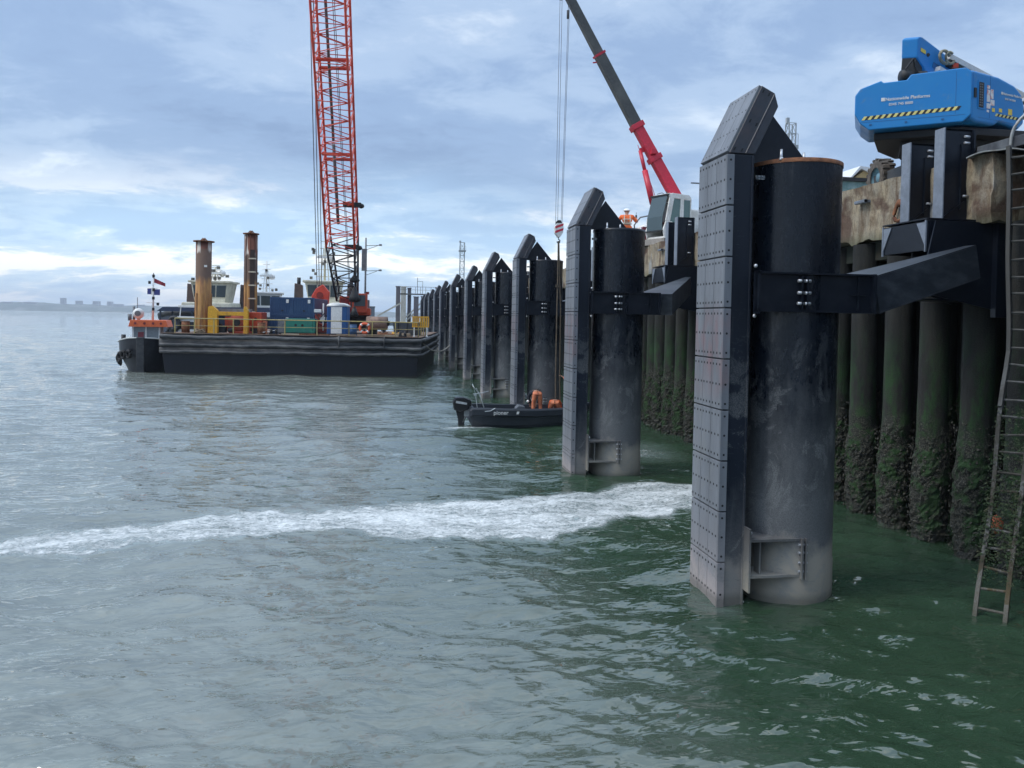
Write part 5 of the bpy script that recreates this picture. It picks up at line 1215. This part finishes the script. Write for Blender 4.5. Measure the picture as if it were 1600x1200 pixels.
# ------------------------------------------------------------------ mobile crane on the quay
MC = Vector((12.2, 33.6, DZ))
t = thing('mobile_crane', tuple(MC), 0, 'white mobile crane with dark windows and a long red and grey telescopic boom', 'crane')
CW = M('crane_white', (.84, .83, .79), .4, var=(.62, .60, .54), vscale=1.5)
CRED = M('crane_red', (.62, .03, .06), .4, var=(.5, .03, .05), vscale=1)
CGR = M('telescope_grey', (.085, .088, .088), .5, var=(.13, .13, .12), vscale=.8)
def ml(p): return Vector(p)-MC
pb, pj, pt_ = Vector((12.85, 33.0, 9.75)), Vector((10.72, 33.4, 13.5)), Vector((7.35, 32.75, 18.7))
m = MB(); m.bar(ml(pb), ml(pj), .42, .46, .38, .42, upv=(.8, 0, .6)); d_ = (pj-pb).normalized()
for s in (.55, .93): c = pb.lerp(pj, s); m.bar(ml(c-d_*.12), ml(c+d_*.12), .50, .60, upv=(.8, 0, .6))
m.box(*[q for a, b in zip(ml(pb.lerp(pj, .62)), (.12, .36, .12)) for q in (a-b, a+b)]); m.build('base_boom', CRED, t, bevel=.02)
m = MB()
m.bar(ml(pj-d_*.2), ml(pj.lerp(pt_, .52)), .38, .46, .36, .44, upv=(.8, 0, .6)); m.bar(ml(pj.lerp(pt_, .52)), ml(pt_), .30, .37, .28, .34, upv=(.8, 0, .6)); m.build('telescope', CGR, t, bevel=.015)
m = MB(); c = pj.lerp(pt_, .52); dd = (pt_-pj).normalized(); m.bar(ml(c-dd*.05), ml(c+dd*.05), .42, .50, upv=(.8, 0, .6)); m.bar(ml(c+Vector((-.1, 0, -.35))), ml(c+Vector((-.28, 0, -.38))), .05, .05); m.build('boom_collar', CRED, t)
m = MB(); m.box(*[q for a, b in zip(ml(pt_), (.32, .2, .16)) for q in (a-b, a+b)]); e = ml(pt_)+Vector((-.2, 0, -.16))
for y in (-.12, 0, .12): m.cyl(e+Vector((0, y-.02, 0)), e+Vector((0, y+.02, 0)), .2, 14)
m.build('boom_head', BLK, t)
m = MB(); q0 = ml(Vector((11.45, 32.7, 9.7))); q1 = ml(Vector((11.02, 33.3, 12.15))); m.cyl(q0, q0.lerp(q1, .62), .13, 12); m.bar(q1, ml((11.5, 33.3, 12.3)), .12, .22); m.build('lift_cylinder', CRED, t)
m = MB(); m.cyl(q0.lerp(q1, .6), q1, .085, 10); m.cyl(ml((11.7, 33.0, 10.0)), ml((10.9, 33.3, 12.4)), .015, 5); m.build('cylinder_rod', CRED, t)
# cab
cabm = Matrix.Translation(ml((12.05, 32.35, DZ+.28))) @ Matrix.Rotation(radians(24), 4, 'Z')
def cb_(name, mb, mat, bev=0):
    o = mb.build(name, mat, t, bevel=bev); o.matrix_local = cabm; return o
side = [(-.72, .0), (.85, .0), (.85, 1.85), (.70, 1.98), (-.30, 1.98), (-.52, 1.88), (-.80, .95), (-.82, .35)]
m = MB(); 
for y0, y1 in ((-.56, -.50), (.50, .56)):
    # pillars and lower panels of each side, leaving window openings
    m.prism([(-.72, 0), (.85, 0), (.85, .55), (-.10, .55), (-.30, .75), (-.66, .75), (-.82, .35)], (0, y0, 0), (1, 0, 0), (0, 0, 1), (0, y1-y0, 0))
    m.prism([(-.52, 1.88), (-.30, 1.98), (.70, 1.98), (.85, 1.85), (.85, 1.76), (-.45, 1.76)], (0, y0, 0), (1, 0, 0), (0, 0, 1), (0, y1-y0, 0))
    m.prism([(-.68, .75), (-.42, .75), (-.20, 1.76), (-.46, 1.80)], (0, y0, 0), (1, 0, 0), (0, 0, 1), (0, y1-y0, 0))
    m.prism([(.14, .55), (.38, .55), (.38, 1.76), (.20, 1.76)], (0, y0-.01, 0), (1, 0, 0), (0, 0, 1), (0, y1-y0+.02, 0))
    m.prism([(.80, .55), (.85, .55), (.85, 1.78), (.80, 1.78)], (0, y0, 0), (1, 0, 0), (0, 0, 1), (0, y1-y0, 0))
m.box(-.45, .80, -.499, .499, 1.90, 1.97); m.box(-.70, .82, -.499, .499, 0, .1); m.box(.80, .845, -.499, .499, .1, .6)
cb_('cab_shell', m, CW, .02)
m = MB(); m.prism([(-.80, .35), (-.815, .36), (-.795, .94), (-.53, 1.86), (-.51, 1.85), (-.78, .94)], (0, -.47, 0), (1, 0, 0), (0, 0, 1), (0, .94, 0)); cb_('windscreen', m, M('tinted_glass', (.07, .10, .11), .06, fine=.02))
m = MB(); m.box(-.43, .22, -.53, -.52, .56, 1.75); m.box(.35, .79, -.53, -.52, .56, 1.75); m.box(.35, .79, .52, .53, .56, 1.75); m.box(-.4, .22, .52, .53, .56, 1.75)
cb_('side_glass', m, M('green_glass', (.12, .20, .19), .08, fine=.02))
m = MB(); m.box(-.84, -.80, -.53, .53, .30, .36); m.box(-.56, -.40, -.55, .55, 1.86, 1.93); m.box(-.66, -.12, -.572, -.562, .3, .34); m.box(.02, .16, -.58, -.562, .30, .42); cb_('seals', m, BLK)
m = MB(); m.box(-1.0, 1.2, -.8, .9, -.28, -.02); m.box(-.6, .9, -.6, .6, -.02, 0); cb_('cab_base', m, M('dusty_grey', (.33, .30, .27), .7, var=(.22, .20, .18), vscale=3), .02)
m = MB(); m.box(.55, 2.3, .9, 2.0, -.2, 1.2); m.box(1.0, 2.0, -.3, .88, -.1, 1.45); cb_('engine_hood', m, CW, .08)
m = MB(); m.tube([(-.30, -.2, 2.0), (-.25, -.1, 2.08), (.0, .0, 2.02)], .02, 6); m.tube([(-.5, .2, 1.99), (-.3, .1, 2.06), (.1, .2, 2.0)], .015, 5); cb_('roof_hose', m, BLK)
m = MB(); m.tube([ml((11.10, 33.9, 8.2)), ml((11.05, 34.0, 8.9)), ml((11.3, 33.9, 9.25)), ml((11.8, 33.6, 9.35))], .035, 6); m.tube([ml((11.2+.22*cos(a), 33.5, 8.2+.22*sin(a))) for a in np.linspace(0, 6.28, 15)], .03, 6); m.build('hydraulic_hoses', GREYM, t)
m = MB(); c = ml((11.32, 33.4, 8.55)); m.box(c.x-.12, c.x+.3, c.y-.2, c.y+.3, -.6+.8, .95); m.build('maroon_tank', M('maroon_machine', (.16, .015, .03), .5), t, bevel=.03)
m = MB(); c = ml((11.45, 36.6, 8.0)); m.smooth = False; m.box(c.x+.35, c.x+2.6, c.y-1.6, c.y+2.4, .35, 1.30); m.build('carrier', CW, t, bevel=.22, seg=3)
for x, y in ((12.0, 37.8), (13.7, 37.8), (13.9, 32.4), (13.9, 34.9)):
    m = MB(); m.lathe([(.2, -.16), (.46, -.17), (.50, -.1), (.50, .1), (.46, .17), (.2, .16)], 20, tuple(ml((x, y, DZ+.5))), 'x'); m.build('wheel', BLK, t)
person((12.35, 32.62, DZ+.22), radians(110), 'crane operator in a red top, dimly seen behind the cab side window', dict(pelvis=(0, 0, .52), chest=(0, .05, .88), neck=(0, .06, 1.08), head=(0, .09, 1.22), lhip=(-.11, .04, .50), rhip=(.11, .04, .50), lkn=(-.13, .40, .50), rkn=(.13, .40, .50), lan=(-.13, .42, .13), ran=(.13, .42, .13),
    ltoe=(-.13, .55, .07), rtoe=(.13, .55, .07), lsh=(-.2, .04, 1.0), rsh=(.2, .04, 1.0), lel=(-.24, .22, .80), rel=(.24, .22, .80), lwr=(-.16, .42, .86), rwr=(.16, .42, .86)), NAVYC, M('red_top', (.35, .05, .06), .8), helmet=False)
MB().box(ml((12.05, 32.35, 0)).x+.1, ml((12.05, 32.35, 0)).x+.62, ml((12.05, 32.35, 0)).y-.0, ml((12.05, 32.35, 0)).y+.55, .50, .68).build('seat', BLK, t)
# hook block, ropes, sling
t = thing('hook_block', (7.2, 32.6, 0), 0, 'red and white striped hook block hanging on wire ropes beside the second fender pile', 'hook block')
m = MB(); m.prism([(-.10, 8.66), (.10, 8.66), (.19, 8.50), (.17, 8.25), (.04, 8.06), (-.04, 8.06), (-.17, 8.25), (-.19, 8.50)], (0, -.14, 0), (1, 0, 0), (0, 0, 1), (0, .28, 0)); m.build('cheek_plates', WHT, t, bevel=.01)
m = MB()
for a, b in ((8.22, 8.34), (8.42, 8.54)): m.prism([(-.178, a), (.178, a+.14), (.186, b+.12), (-.186, b-.02)], (0, -.146, 0), (1, 0, 0), (0, 0, 1), (0, .003, 0))
m.build('red_stripes', CRED, t)
m = MB(); m.cyl((0, -.1, 8.68), (0, .1, 8.68), .12, 12); m.tube([(0, 0, 8.05), (.0, 0, 7.98), (.07, 0, 7.93), (.06, 0, 7.84), (-.02, 0, 7.82), (-.07, 0, 7.88)], .025, 6); m.build('hook', BLK, t)
m = MB()
for x in (-.14, -.05, .10, .15): m.cyl((x, 0, 8.55), (x+.16 if x > 0 else x+.02, .1, 18.6), .010, 5)
m.build('wire_ropes', M('wire_rope', None), t)
t = thing('tag_weight', (7.47, 32.8, 17.9), 0, 'small dark limit weight hanging under the grey boom tip', 'weight')
m = MB(); m.cyl((0, 0, -.35), (0, 0, 0), .06, 8); m.cyl((0, 0, 0), (0, 0, .75), .01, 5); m.build('weight', BLK, t)
t = thing('lifting_sling', (7.2, 32.6, 0), 0, 'long brown chain sling hanging from the striped hook down to the boat', 'sling')
m = MB(); pts = [(.0, 0, 7.9), (.01, 0, 6.2), (.0, 0, 5.0), (.0, 0, 2.0), (.0, -.1, .9)]; m.tube(pts, .032, 6); m.tube([(.02, 0, 7.9), (.09, 0, 6.2), (.16, 0, 5.0), (.18, 0, 2.1), (.2, -.1, .9)], .028, 6)
m.box(-.07, .12, -.05, .05, 5.9, 6.02); m.build('chains', M('sling_brown', (.12, .09, .06), .8, var=(.06, .05, .04), vscale=9, bump=.6), t)
# ------------------------------------------------------------------ blue boom lift (local frame: x across the view, y away from the quay edge)
LFT = Vector((0, 0, 0)); LR = YAW
t = thing('boom_lift', (9.5*cos(LR)-18*sin(LR), 9.5*sin(LR)+18*cos(LR), DZ), LR, 'blue boom lift with hazard striped counterweight on the quay edge', 'boom lift')
def l(x, y, z): return Vector((x-9.5, y-18, z-DZ))
LB_ = bpy.data.materials.new('lift_blue'); q = NT(LB_); q.put(q.b.inputs['Base Color'], q.mix(q.ramp(q.noise(1.2, 6, .6), [(.4, 0), (.7, 1)]), q.mix(q.ramp(q.noise(3.5, 7, .75, (1, 1, 1), (3, 3, 3)), [(.56, 0), (.70, .6)]), (.010, .19, .50), (.13, .22, .30)), (.014, .21, .50))); q.put(q.b.inputs['Roughness'], q.mapr(q.noise(3, 5), .3, .7, .28, .48))
A_, B_, C_ = Vector((7.55, 17.24, 0)), Vector((9.60, 16.3, 0)), Vector((11.25, 17.05, 0))
e1 = (B_-A_).normalized(); n1_ = Vector((-e1.y, e1.x, 0)); W1 = (B_-A_).length; e2 = (C_-B_).normalized(); n2_ = Vector((-e2.y, e2.x, 0)); W2 = (C_-B_).length
m = MB(); m.prism([(.12, 8.98), (.0, 9.2), (.0, 9.62), (.10, 9.76), (.52, 9.90), (.56, 9.85), (1.02, 9.86), (1.10, 9.97), (W1-.12, 10.0), (W1, 9.9), (W1, 9.0), (W1-.15, 8.86), (.3, 8.83)], l(A_.x, A_.y, 0), e1, (0, 0, 1), n1_*1.3)
m.build('counterweight', LB_, t, bevel=.17, seg=6)
m = MB(); m.prism([(.02, 8.92), (.02, 9.96), (.9, 9.93), (1.45, 9.82), (W2-.1, 9.66), (W2, 9.4), (W2, 9.02), (W2-.2, 8.86), (.95, 8.95), (.80, 8.86), (.2, 8.86)], l(B_.x, B_.y, 0)+n2_*.03, e2, (0, 0, 1), n2_*1.1)
m.build('engine_cowl', LB_, t, bevel=.10, seg=5)
m = MB(); m.prism([(0.4, 0.1), (W1-.15, .05), (W1+1.25, 1.0), (W1+1.4, 2.1), (.9, 2.4), (.5, 1.4)], l(A_.x, A_.y, 8.66)+n1_*.22, e1, n1_, (0, 0, .16)); m.prism([(.95, 0.1), (W1-.2, .1), (W1+.6, .8), (W1+.4, 1.6), (1.1, 1.9), (.95, 1.2)], l(A_.x, A_.y, 8.5)+n1_*.5, e1, n1_, (0, 0, .17)); m.build('underside', BLK, t, bevel=.02)
m = MB(); m.cyl(l(9.9, 18.6, 8.2), l(9.9, 18.6, 8.52), .55, 20); m.box(*[q for a, b in zip(l(9.95, 18.75, 8.2), (.75, 1.3, .13)) for q in (a-b, a+b)]); m.build('chassis', M('chassis_grey', (.06, .065, .07), .6), t)
HUBM = M('hub_blue', (.16, .33, .42), .6, var=(.12, .2, .24), vscale=6)
for x, y in ((9.28, 19.55), (10.9, 19.55), (9.5, 17.75), (10.9, 17.75)):
    c = l(x, y, DZ+.45); m = MB(); m.lathe([(.25, -.16), (.40, -.17), (.45, -.12), (.46, 0), (.45, .12), (.40, .17), (.25, .16)], 28, tuple(c), 'x')
    for k in range(18):
        a = 2*pi*k/18
        for sx_ in (-1, 1): m.obb(c+Vector((sx_*.08, .455*cos(a+sx_*.09), .455*sin(a+sx_*.09))), Vector((.085, 0, 0)), Vector((0, -sin(a), cos(a)))*.035, Vector((0, cos(a), sin(a)))*.025)
    w_ = m.build('wheel', M('dusty_tyre', (.075, .065, .055), .9, var=(.14, .12, .10), vscale=6), t); w_.rotation_euler.z = 0
    m = MB(); m.lathe([(0, -.08), (.10, -.09), (.12, -.05), (.22, -.04), (.27, -.14), (.28, .1)], 20, tuple(c), 'x'); m.build('hub', HUBM, w_)
def onA(u0, u1, z0, z1, mb, e=e1, n=n1_, o=A_, s=.0, pr=.006):
    # slanted quad strip proud of a face
    p = l(o.x, o.y, 0); mb.prism([(u0, z0), (u1, z0), (u1+s, z1), (u0+s, z1)], p-n*pr, e, (0, 0, 1), n*(pr+.002) if s == 0 else n*.004); return mb
m = MB(); m2 = MB()
for k in range(15):
    u = .14+k*.125; onA(u, u+.062, 9.055+k*.004, 9.135+k*.004, m, s=.055); onA(u+.0625, u+.1245, 9.057+k*.004, 9.137+k*.004, m2, s=.055, pr=.0055)
m.build('yellow_stripes', M('stripe_yellow', (.72, .64, .22), .5), t); m2.build('black_stripes', BLK, t)
m = MB(); m2 = MB()
for k in range(6):
    u = .80+k*.125; onA(u, u+.062, 9.07, 9.13, m, e2, n2_, B_+n2_*.03, .05); onA(u+.0625, u+.1245, 9.07, 9.13, m2, e2, n2_, B_+n2_*.03, .05)
m.build('yellow_stripes', M('stripe_yellow', None), t); m2.build('black_stripes', BLK, t)
ang1 = atan2(e1.y, e1.x); ang2 = atan2(e2.y, e2.x)
def put(s_, size, u, z, o, e, n, a, nm): p = l(o.x, o.y, z)+e*u-n*.005; text(s_, size, t, p, (radians(90), 0, a), WHT, nm, .002)
put('\u25a0Nationwide Platforms', .098, .52, 9.44, A_, e1, n1_, ang1, 'lettering'); put('0345 745 0000', .078, .68, 9.33, A_, e1, n1_, ang1, 'phone_lettering')
put('\u25a0Nationwide Platforms', .072, .98, 9.56, B_+n2_*.03, e2, n2_, ang2, 'lettering'); put('0345 745 0000', .058, 1.12, 9.46, B_+n2_*.03, e2, n2_, ang2, 'phone_lettering')
m = MB(); onA(.22, .46, 9.16, 9.76, m, e2, n2_, B_+n2_*.03, 0, .012); m.build('control_panel_frame', LB_, t)
m = MB(); onA(.25, .40, 9.19, 9.72, m, e2, n2_, B_+n2_*.03, 0, .018); m.build('control_panel', BLK, t)
m = MB()
for k in range(9):
    for j in range(2): onA(.265+j*.06, .30+j*.06, 9.22+k*.055, 9.25+k*.055, m, e2, n2_, B_+n2_*.03, 0, .024)
m.build('switches', GREYM, t)
m = MB(); rg = random.Random(2)
for u, z, w, h in ((.52, 9.62, .09, .07), (.52, 9.34, .10, .26), (.64, 9.42, .09, .2), (.64, 9.28, .13, .12), (.52, 9.2, .12, .11), (.53, 9.12, .07, .05)): onA(u, u+w, z, z+h, m, e2, n2_, B_+n2_*.03, 0, .006)
m.build('white_stickers', M('sticker_white', (.75, .72, .70), .5, var=(.6, .25, .22), vscale=14, vth=(.52, .6)), t)
m = MB()
for u, z, w, h in ((.70, 9.15, .09, .08), (.93, 9.17, .10, .08), (1.24, 9.15, .13, .13)): onA(u, u+w, z, z+h, m, e2, n2_, B_+n2_*.03, 0, .006)
m.build('yellow_stickers', M('sticker_yellow', (.75, .55, .08), .5), t)
m = MB()   # moulding seams and panel gaps of the covers
onA(.12, W1-.12, 9.005, 9.013, m, pr=.003); onA(W1-.30, W1-.292, 9.03, 9.93, m, pr=.003); onA(.25, 1.55, 8.975, 8.981, m, e2, n2_, B_+n2_*.03, 0, .003); onA(.62, .628, 9.0, 9.9, m, e2, n2_, B_+n2_*.03, 0, .003)
for u in (.3, 1.0, 1.7): onA(u, u+.05, 8.93, 8.965, m, pr=.012)
m.build('panel_gaps', M('dull_blue', (.02, .12, .30), .5), t)
m = MB(); onA(.10, .17, 9.38, 9.58, m, e2, n2_, B_+n2_*.03, 0, .02); m.build('latch', BLK, t)
# elbow and boom
g = Vector((.90, .43, 0)); gn = Vector((-.43, .90, 0))
P0 = l(8.76, 16.95, 0)
m = MB(); m.prism([(0, 10.40), (0, 10.80), (.07, 10.86), (.16, 10.86), (.95, 10.60), (1.15, 10.40), (1.10, 10.12), (.75, 10.02), (.35, 10.05), (.22, 10.22)], P0, g, (0, 0, 1), Vector((-.30, .10, 0))); m.build('boom_elbow', LB_, t, bevel=.025)
m = MB(); m.box(P0.x-.30, P0.x+.05, P0.y+.05, P0.y+.5, 9.75-DZ+DZ, 10.42) if False else m.prism([(-.05, 9.85), (.22, 9.80), (.20, 10.4), (.0, 10.42)], P0+Vector((-.02, .02, 0)), g, (0, 0, 1), Vector((-.26, .08, 0)))
m.lathe([(0, -.10), (.12, -.10), (.14, 0), (.12, .10), (0, .10)], 14, tuple(P0+Vector((-.26, .0, 9.98))), 'x'); m.lathe([(0, -.1), (.13, -.1), (.13, .1), (0, .1)], 12, tuple(P0+Vector((.14, .1, 10.0))), 'x')
m.tube([P0+Vector((-.3, -.1, 10.1)), P0+Vector((-.15, -.12, 10.32)), P0+Vector((-.05, 0, 10.2)), P0+Vector((.05, -.05, 9.95))], .02, 6)
m.build('pivot_gear', BLK, t)
m = MB(); m.prism([(.52, 10.38), (.78, 10.30), (.80, 10.18), (.50, 10.26)], P0-gn*.012, g, (0, 0, 1), gn*.008); m.build('elbow_recess', M('dull_blue', (.02, .12, .30), .5), t)
m = MB(); m.prism([(.10, 10.62), (.26, 10.58), (.26, 10.50), (.10, 10.54)], P0-gn*.012, g, (0, 0, 1), gn*.008); m.build('yellow_label', M('sticker_yellow', None), t)
m = MB(); m.cyl(P0+g*.34+Vector((0, -.02, 10.50)), P0+g*.34+Vector((0, .1, 10.50)), .04, 10); m.build('pivot_pin', BLK, t)
LG = M('boom_pale', (.62, .62, .60), .5, var=(.5, .5, .48), vscale=3)
a = P0+g*.95; b = P0+g*4.6
m = MB(); m.bar(a+Vector((0, 0, 10.55)), b+Vector((0, 0, 9.90)), .20, .13); m.build('upper_boom', LG, t, bevel=.01)
m = MB(); m.bar(P0+g*.55+Vector((.06, -.04, 10.22)), P0+g*1.5+Vector((.1, 0, 9.98)), .12, .10); m.build('lower_boom', LG, t)
m = MB(); m.bar(a+Vector((.0, -.02, 10.40)), b+Vector((0, 0, 9.76)), .18, .12); m.build('boom_slot', BLK, t)
m = MB(); c = a+Vector((.02, 0, 10.48)); m.tube([c+g*(-.18+.17*cos(x_))+Vector((0, -.13, .14*sin(x_))) for x_ in np.linspace(.3, 5.2, 14)], .035, 6); m.tube([c+g*(-.02+.14*cos(x_))+Vector((0, -.15, .13*sin(x_))) for x_ in np.linspace(1, 6, 14)], .03, 6); m.build('cable_loops', M('cable_cover', (.20, .19, .14), .7, var=(.4, .36, .25), vscale=8), t)
m = MB(); c = a+g*.18+Vector((0, -.16, 10.34)); m.box(c.x-.06, c.x+.06, c.y-.03, c.y+.03, c.z-.05, c.z+.05); m.build('red_lamp', M('red_plastic', (.5, .05, .02), .4), t)
m = MB()
for dz in (0, .16, .34): m.bar(l(11.3, 17.3, 9.62-dz), l(12.3, 18.0, 9.55-dz), .10, .08)
m.build('jib_bars', LG, t)
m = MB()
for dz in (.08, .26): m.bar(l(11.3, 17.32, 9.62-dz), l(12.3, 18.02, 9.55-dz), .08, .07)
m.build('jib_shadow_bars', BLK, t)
# ------------------------------------------------------------------ things farther along the quay
t = thing('telehandler', (17.0, 26.2, DZ), 0, 'machine cab with greenish glass and dark roof behind the old concrete', 'loader')
m = MB(); m.prism([(-.62, 1.0), (.62, 1.0), (.52, 2.02), (-.55, 2.02)], (0, 0, 0), (1, 0, 0), (0, 0, 1), (0, 1.2, 0)); m.build('glass', M('teal_glass', (.13, .24, .24), .1, var=(.25, .36, .36), vscale=2), t)
m = MB(); m.box(-.66, .66, -.08, 1.3, 2.02, 2.16)
for x in (-.58, .54): m.box(x-.03, x+.03, -.03, 0, 1.0, 2.05)
m.bar((-.7, -.05, 1.7), (-.7, -.05, 2.1), .05, .05); m.box(-.76, -.66, -.1, .02, 1.5, 1.85); m.build('roof', BLK, t)
m = MB(); m.box(-1.0, 1.2, -.5, 2.5, .4, 1.0); m.build('body', YEL, t, bevel=.05)
for x in (-1.0, 1.0):
    for y in (0, 2.1): MB().cyl((x-.15, y, .45), (x+.15, y, .45), .45, 16).build('wheel', BLK, t)
t = thing('warehouse', (39, 60, DZ-.02), 0, 'yellow gabled shed with a white roof behind the old concrete', 'building')
m = MB(); m.prism([(-1.3, 0), (2.7, 0), (2.7, 8.6), (1.0, 10.1), (-1.3, 8.4)], (0, 0, 0), (1, 0, 0), (0, 0, 1), (0, 9, 0)); m.build('wall', M('shed_yellow', (.50, .36, .16), .8, var=(.42, .3, .14), vscale=1), t)
m = MB(); m.prism([(-1.5, 8.25), (.2, 10.2), (4.6, 9.9), (4.9, 8.3), (4.7, 8.2), (.3, 10.0)], (.0, -.2, 0), (1, 0, 0), (0, 0, 1), (0, 9.4, 0)); m.box(2.75, 4.7, .3, 9, 0, 8.3); m.build('roof', M('white_sheeting', (.7, .71, .72), .6, var=(.6, .62, .64), vscale=1, stretch=(4, 1, 1)), t)
def tower(name, loc, h, w, lb, top=True, col=(.35, .38, .40)):
    t = thing(name, loc, 0, lb, 'mast'); mt = M('mast_grey', col, .6); m = MB()
    for i, j in ((-1,-1),(1,-1),(1,1),(-1,1)): m.bar((i*w/2, j*w/2, 0), (i*w/2, j*w/2, h), w*.13, w*.13)
    n = max(4, int(h/w/1.4))
    for k in range(n):
        a, b = h*k/n, h*(k+1)/n
        for (i0, j0), (i1, j1) in (((-1,-1),(1,-1)),((1,-1),(1,1)),((1,1),(-1,1)),((-1,1),(-1,-1))): m.bar((i0*w/2, j0*w/2, a), (i1*w/2, j1*w/2, b), w*.07, w*.07); m.bar((i0*w/2, j0*w/2, b), (i1*w/2, j1*w/2, b), w*.07, w*.07)
    m.build('lattice', mt, t)
    if top:
        m = MB(); m.box(-w*.8, w*.8, -w*.8, w*.8, h*.86, h*.88)
        for i in (-1, 1): m.bar((i*w*.75, -w*.7, h*.88), (i*w*.75, -w*.7, h*.94), w*.06, w*.06)
        m.bar((-w*.75, -w*.7, h*.94), (w*.75, -w*.7, h*.94), w*.06, w*.06); m.box(-w*.7, -w*.3, -w*.2, w*.2, h, h*1.03); m.build('platform', mt, t)
    return t
tower('lattice_tower', (20.5, 220, DZ), 18.2, 1.25, 'pale lattice tower standing beyond the fender piles')
tower('lattice_tower', (82.2, 150, DZ), 38.5, 1.5, 'far lattice mast just above the gusset of the nearest fender pile')
t = thing('site_cabin', (21.3, 50, DZ), 0, 'white site cabin just right of the crane cab', 'cabin')
m = MB(); m.box(0, 3.2, 0, 4, 0, 4.4); m.build('wall', CW, t, bevel=.03); m = MB(); m.box(.1, .9, -.04, 0, 2.9, 3.8); m.build('window', GLS, t); m = MB(); m.box(-.1, 3.4, -.1, 4, 4.4, 4.55); m.build('roof', GREYM, t)
t = thing('lamp_mast', (20.7, 49, DZ), 0, 'dark floodlight mast with a cross bar right of the crane cab', 'mast')
m = MB(); m.cyl((.6, 0, 0), (.6, 0, 5.7), .06, 8); m.bar((-.9, 0, 6.0), (1.7, 0, 6.0), .08, .08); m.bar((.6, 0, 5.0), (1.7, 0, 5.9), .05, .05); m.bar((.6, 0, 5.6), (.6, 0, 6.0), .15, .15); m.build('mast', GREYM, t)
# far jetty head beyond the fender row
JW = M('jetty_concrete_white', (.60, .57, .50), .9, var=(.40, .36, .30), vscale=1, stretch=(1, 1, .3)); JG = M('jetty_grey', (.16, .15, .17), .9, var=(.24, .22, .22), vscale=.6, stretch=(1, 1, .2))
for x, y, w, zt_, mt, lb in ((1.75, 152, .85, 10.3, JG, 'dark square column at the left end of the far jetty'), (2.75, 150, 1.0, 10.2, JW, 'pale concrete column of the far jetty, brightest of its group'), (3.9, 151, .7, 10.0, JG, 'dark column right behind the pale jetty column'),
                        (5.2, 150, .9, 8.3, JG, 'short grey column under the far jetty walkway'), (6.6, 150, .9, 8.4, JG, 'second short grey column under the far jetty walkway'), (8.1, 150, 1.0, 8.6, JG, 'third short grey column under the far jetty walkway'), (9.6, 149, 1.4, 10.1, JG, 'broad grey column at the right end of the far jetty')):
    t = thing('jetty_post', (x, y, 0), 0, lb, 'column', 'columns of the far jetty'); m = MB(); m.box(-w/2, w/2, -w/2, w/2, -1, zt_); m.build('shaft', mt, t, bevel=.05); m = MB(); m.box(-w*.6, w*.6, -w*.6, w*.6, zt_, zt_+.15); m.build('cap', mt, t)
t = thing('jetty_walkway', (0, 150, 0), 0, 'steel walkway with handrails and raking struts on the far jetty', 'walkway')
m = MB(); m.box(2, 10.5, -.5, .5, 8.75, 9.0); m.build('deck', GREYM, t)
m = MB()
for x in np.arange(2, 10.6, 1.0): m.bar((x, -.5, 9.0), (x, -.5, 10.3), .07, .07)
m.bar((2, -.5, 10.3), (10.5, -.5, 10.3), .07, .07); m.bar((2, -.5, 9.7), (10.5, -.5, 9.7), .05, .05); m.bar((5.4, 0, 9), (5.4, 0, 12.1), .1, .1); m.bar((5.4, 0, 11.4), (6.4, 0, 11.4), .07, .07); m.bar((6.4, 0, 9), (6.4, 0, 11.4), .07, .07); m.build('handrail', GREYM, t)
m = MB(); m.bar((-2.2, 0, 4.5), (2.4, 0, 7.2), .3, .3); m.bar((3.1, 0, 4.2), (6.7, 0, 7.8), .25, .25); m.bar((3.4, 0, 3.8), (7.2, 0, 7.3), .25, .25); m.build('struts', JW, t)
t = thing('pier_hut', (-4.5, 160, 0), 0, 'small grey hut with windows on the far pier, right of the orange crane cab', 'hut')
m = MB(); m.box(-1.3, 1.6, 0, 3, 3.2, 6.3); m.box(-4, 6, -.5, 4, 2.6, 3.2)
for x in (-3.5, 0, 3, 5.5): m.box(x, x+.4, 0, .4, -1, 2.6)
m.build('wall', M('hut_grey', (.15, .18, .21), .8), t); m = MB(); m.box(-.4, -.1, -.04, 0, 4.8, 5.7); m.box(.4, .7, -.04, 0, 4.8, 5.7); m.build('window', WHT, t); m = MB(); m.box(-1.4, 1.7, -.1, 3, 6.3, 6.5); m.cyl((-.6, 1, 6.5), (-.6, 1, 8.6), .06, 5); m.box(-.75, -.45, .9, 1.1, 8.4, 8.8); m.build('roof', GREYM, t)
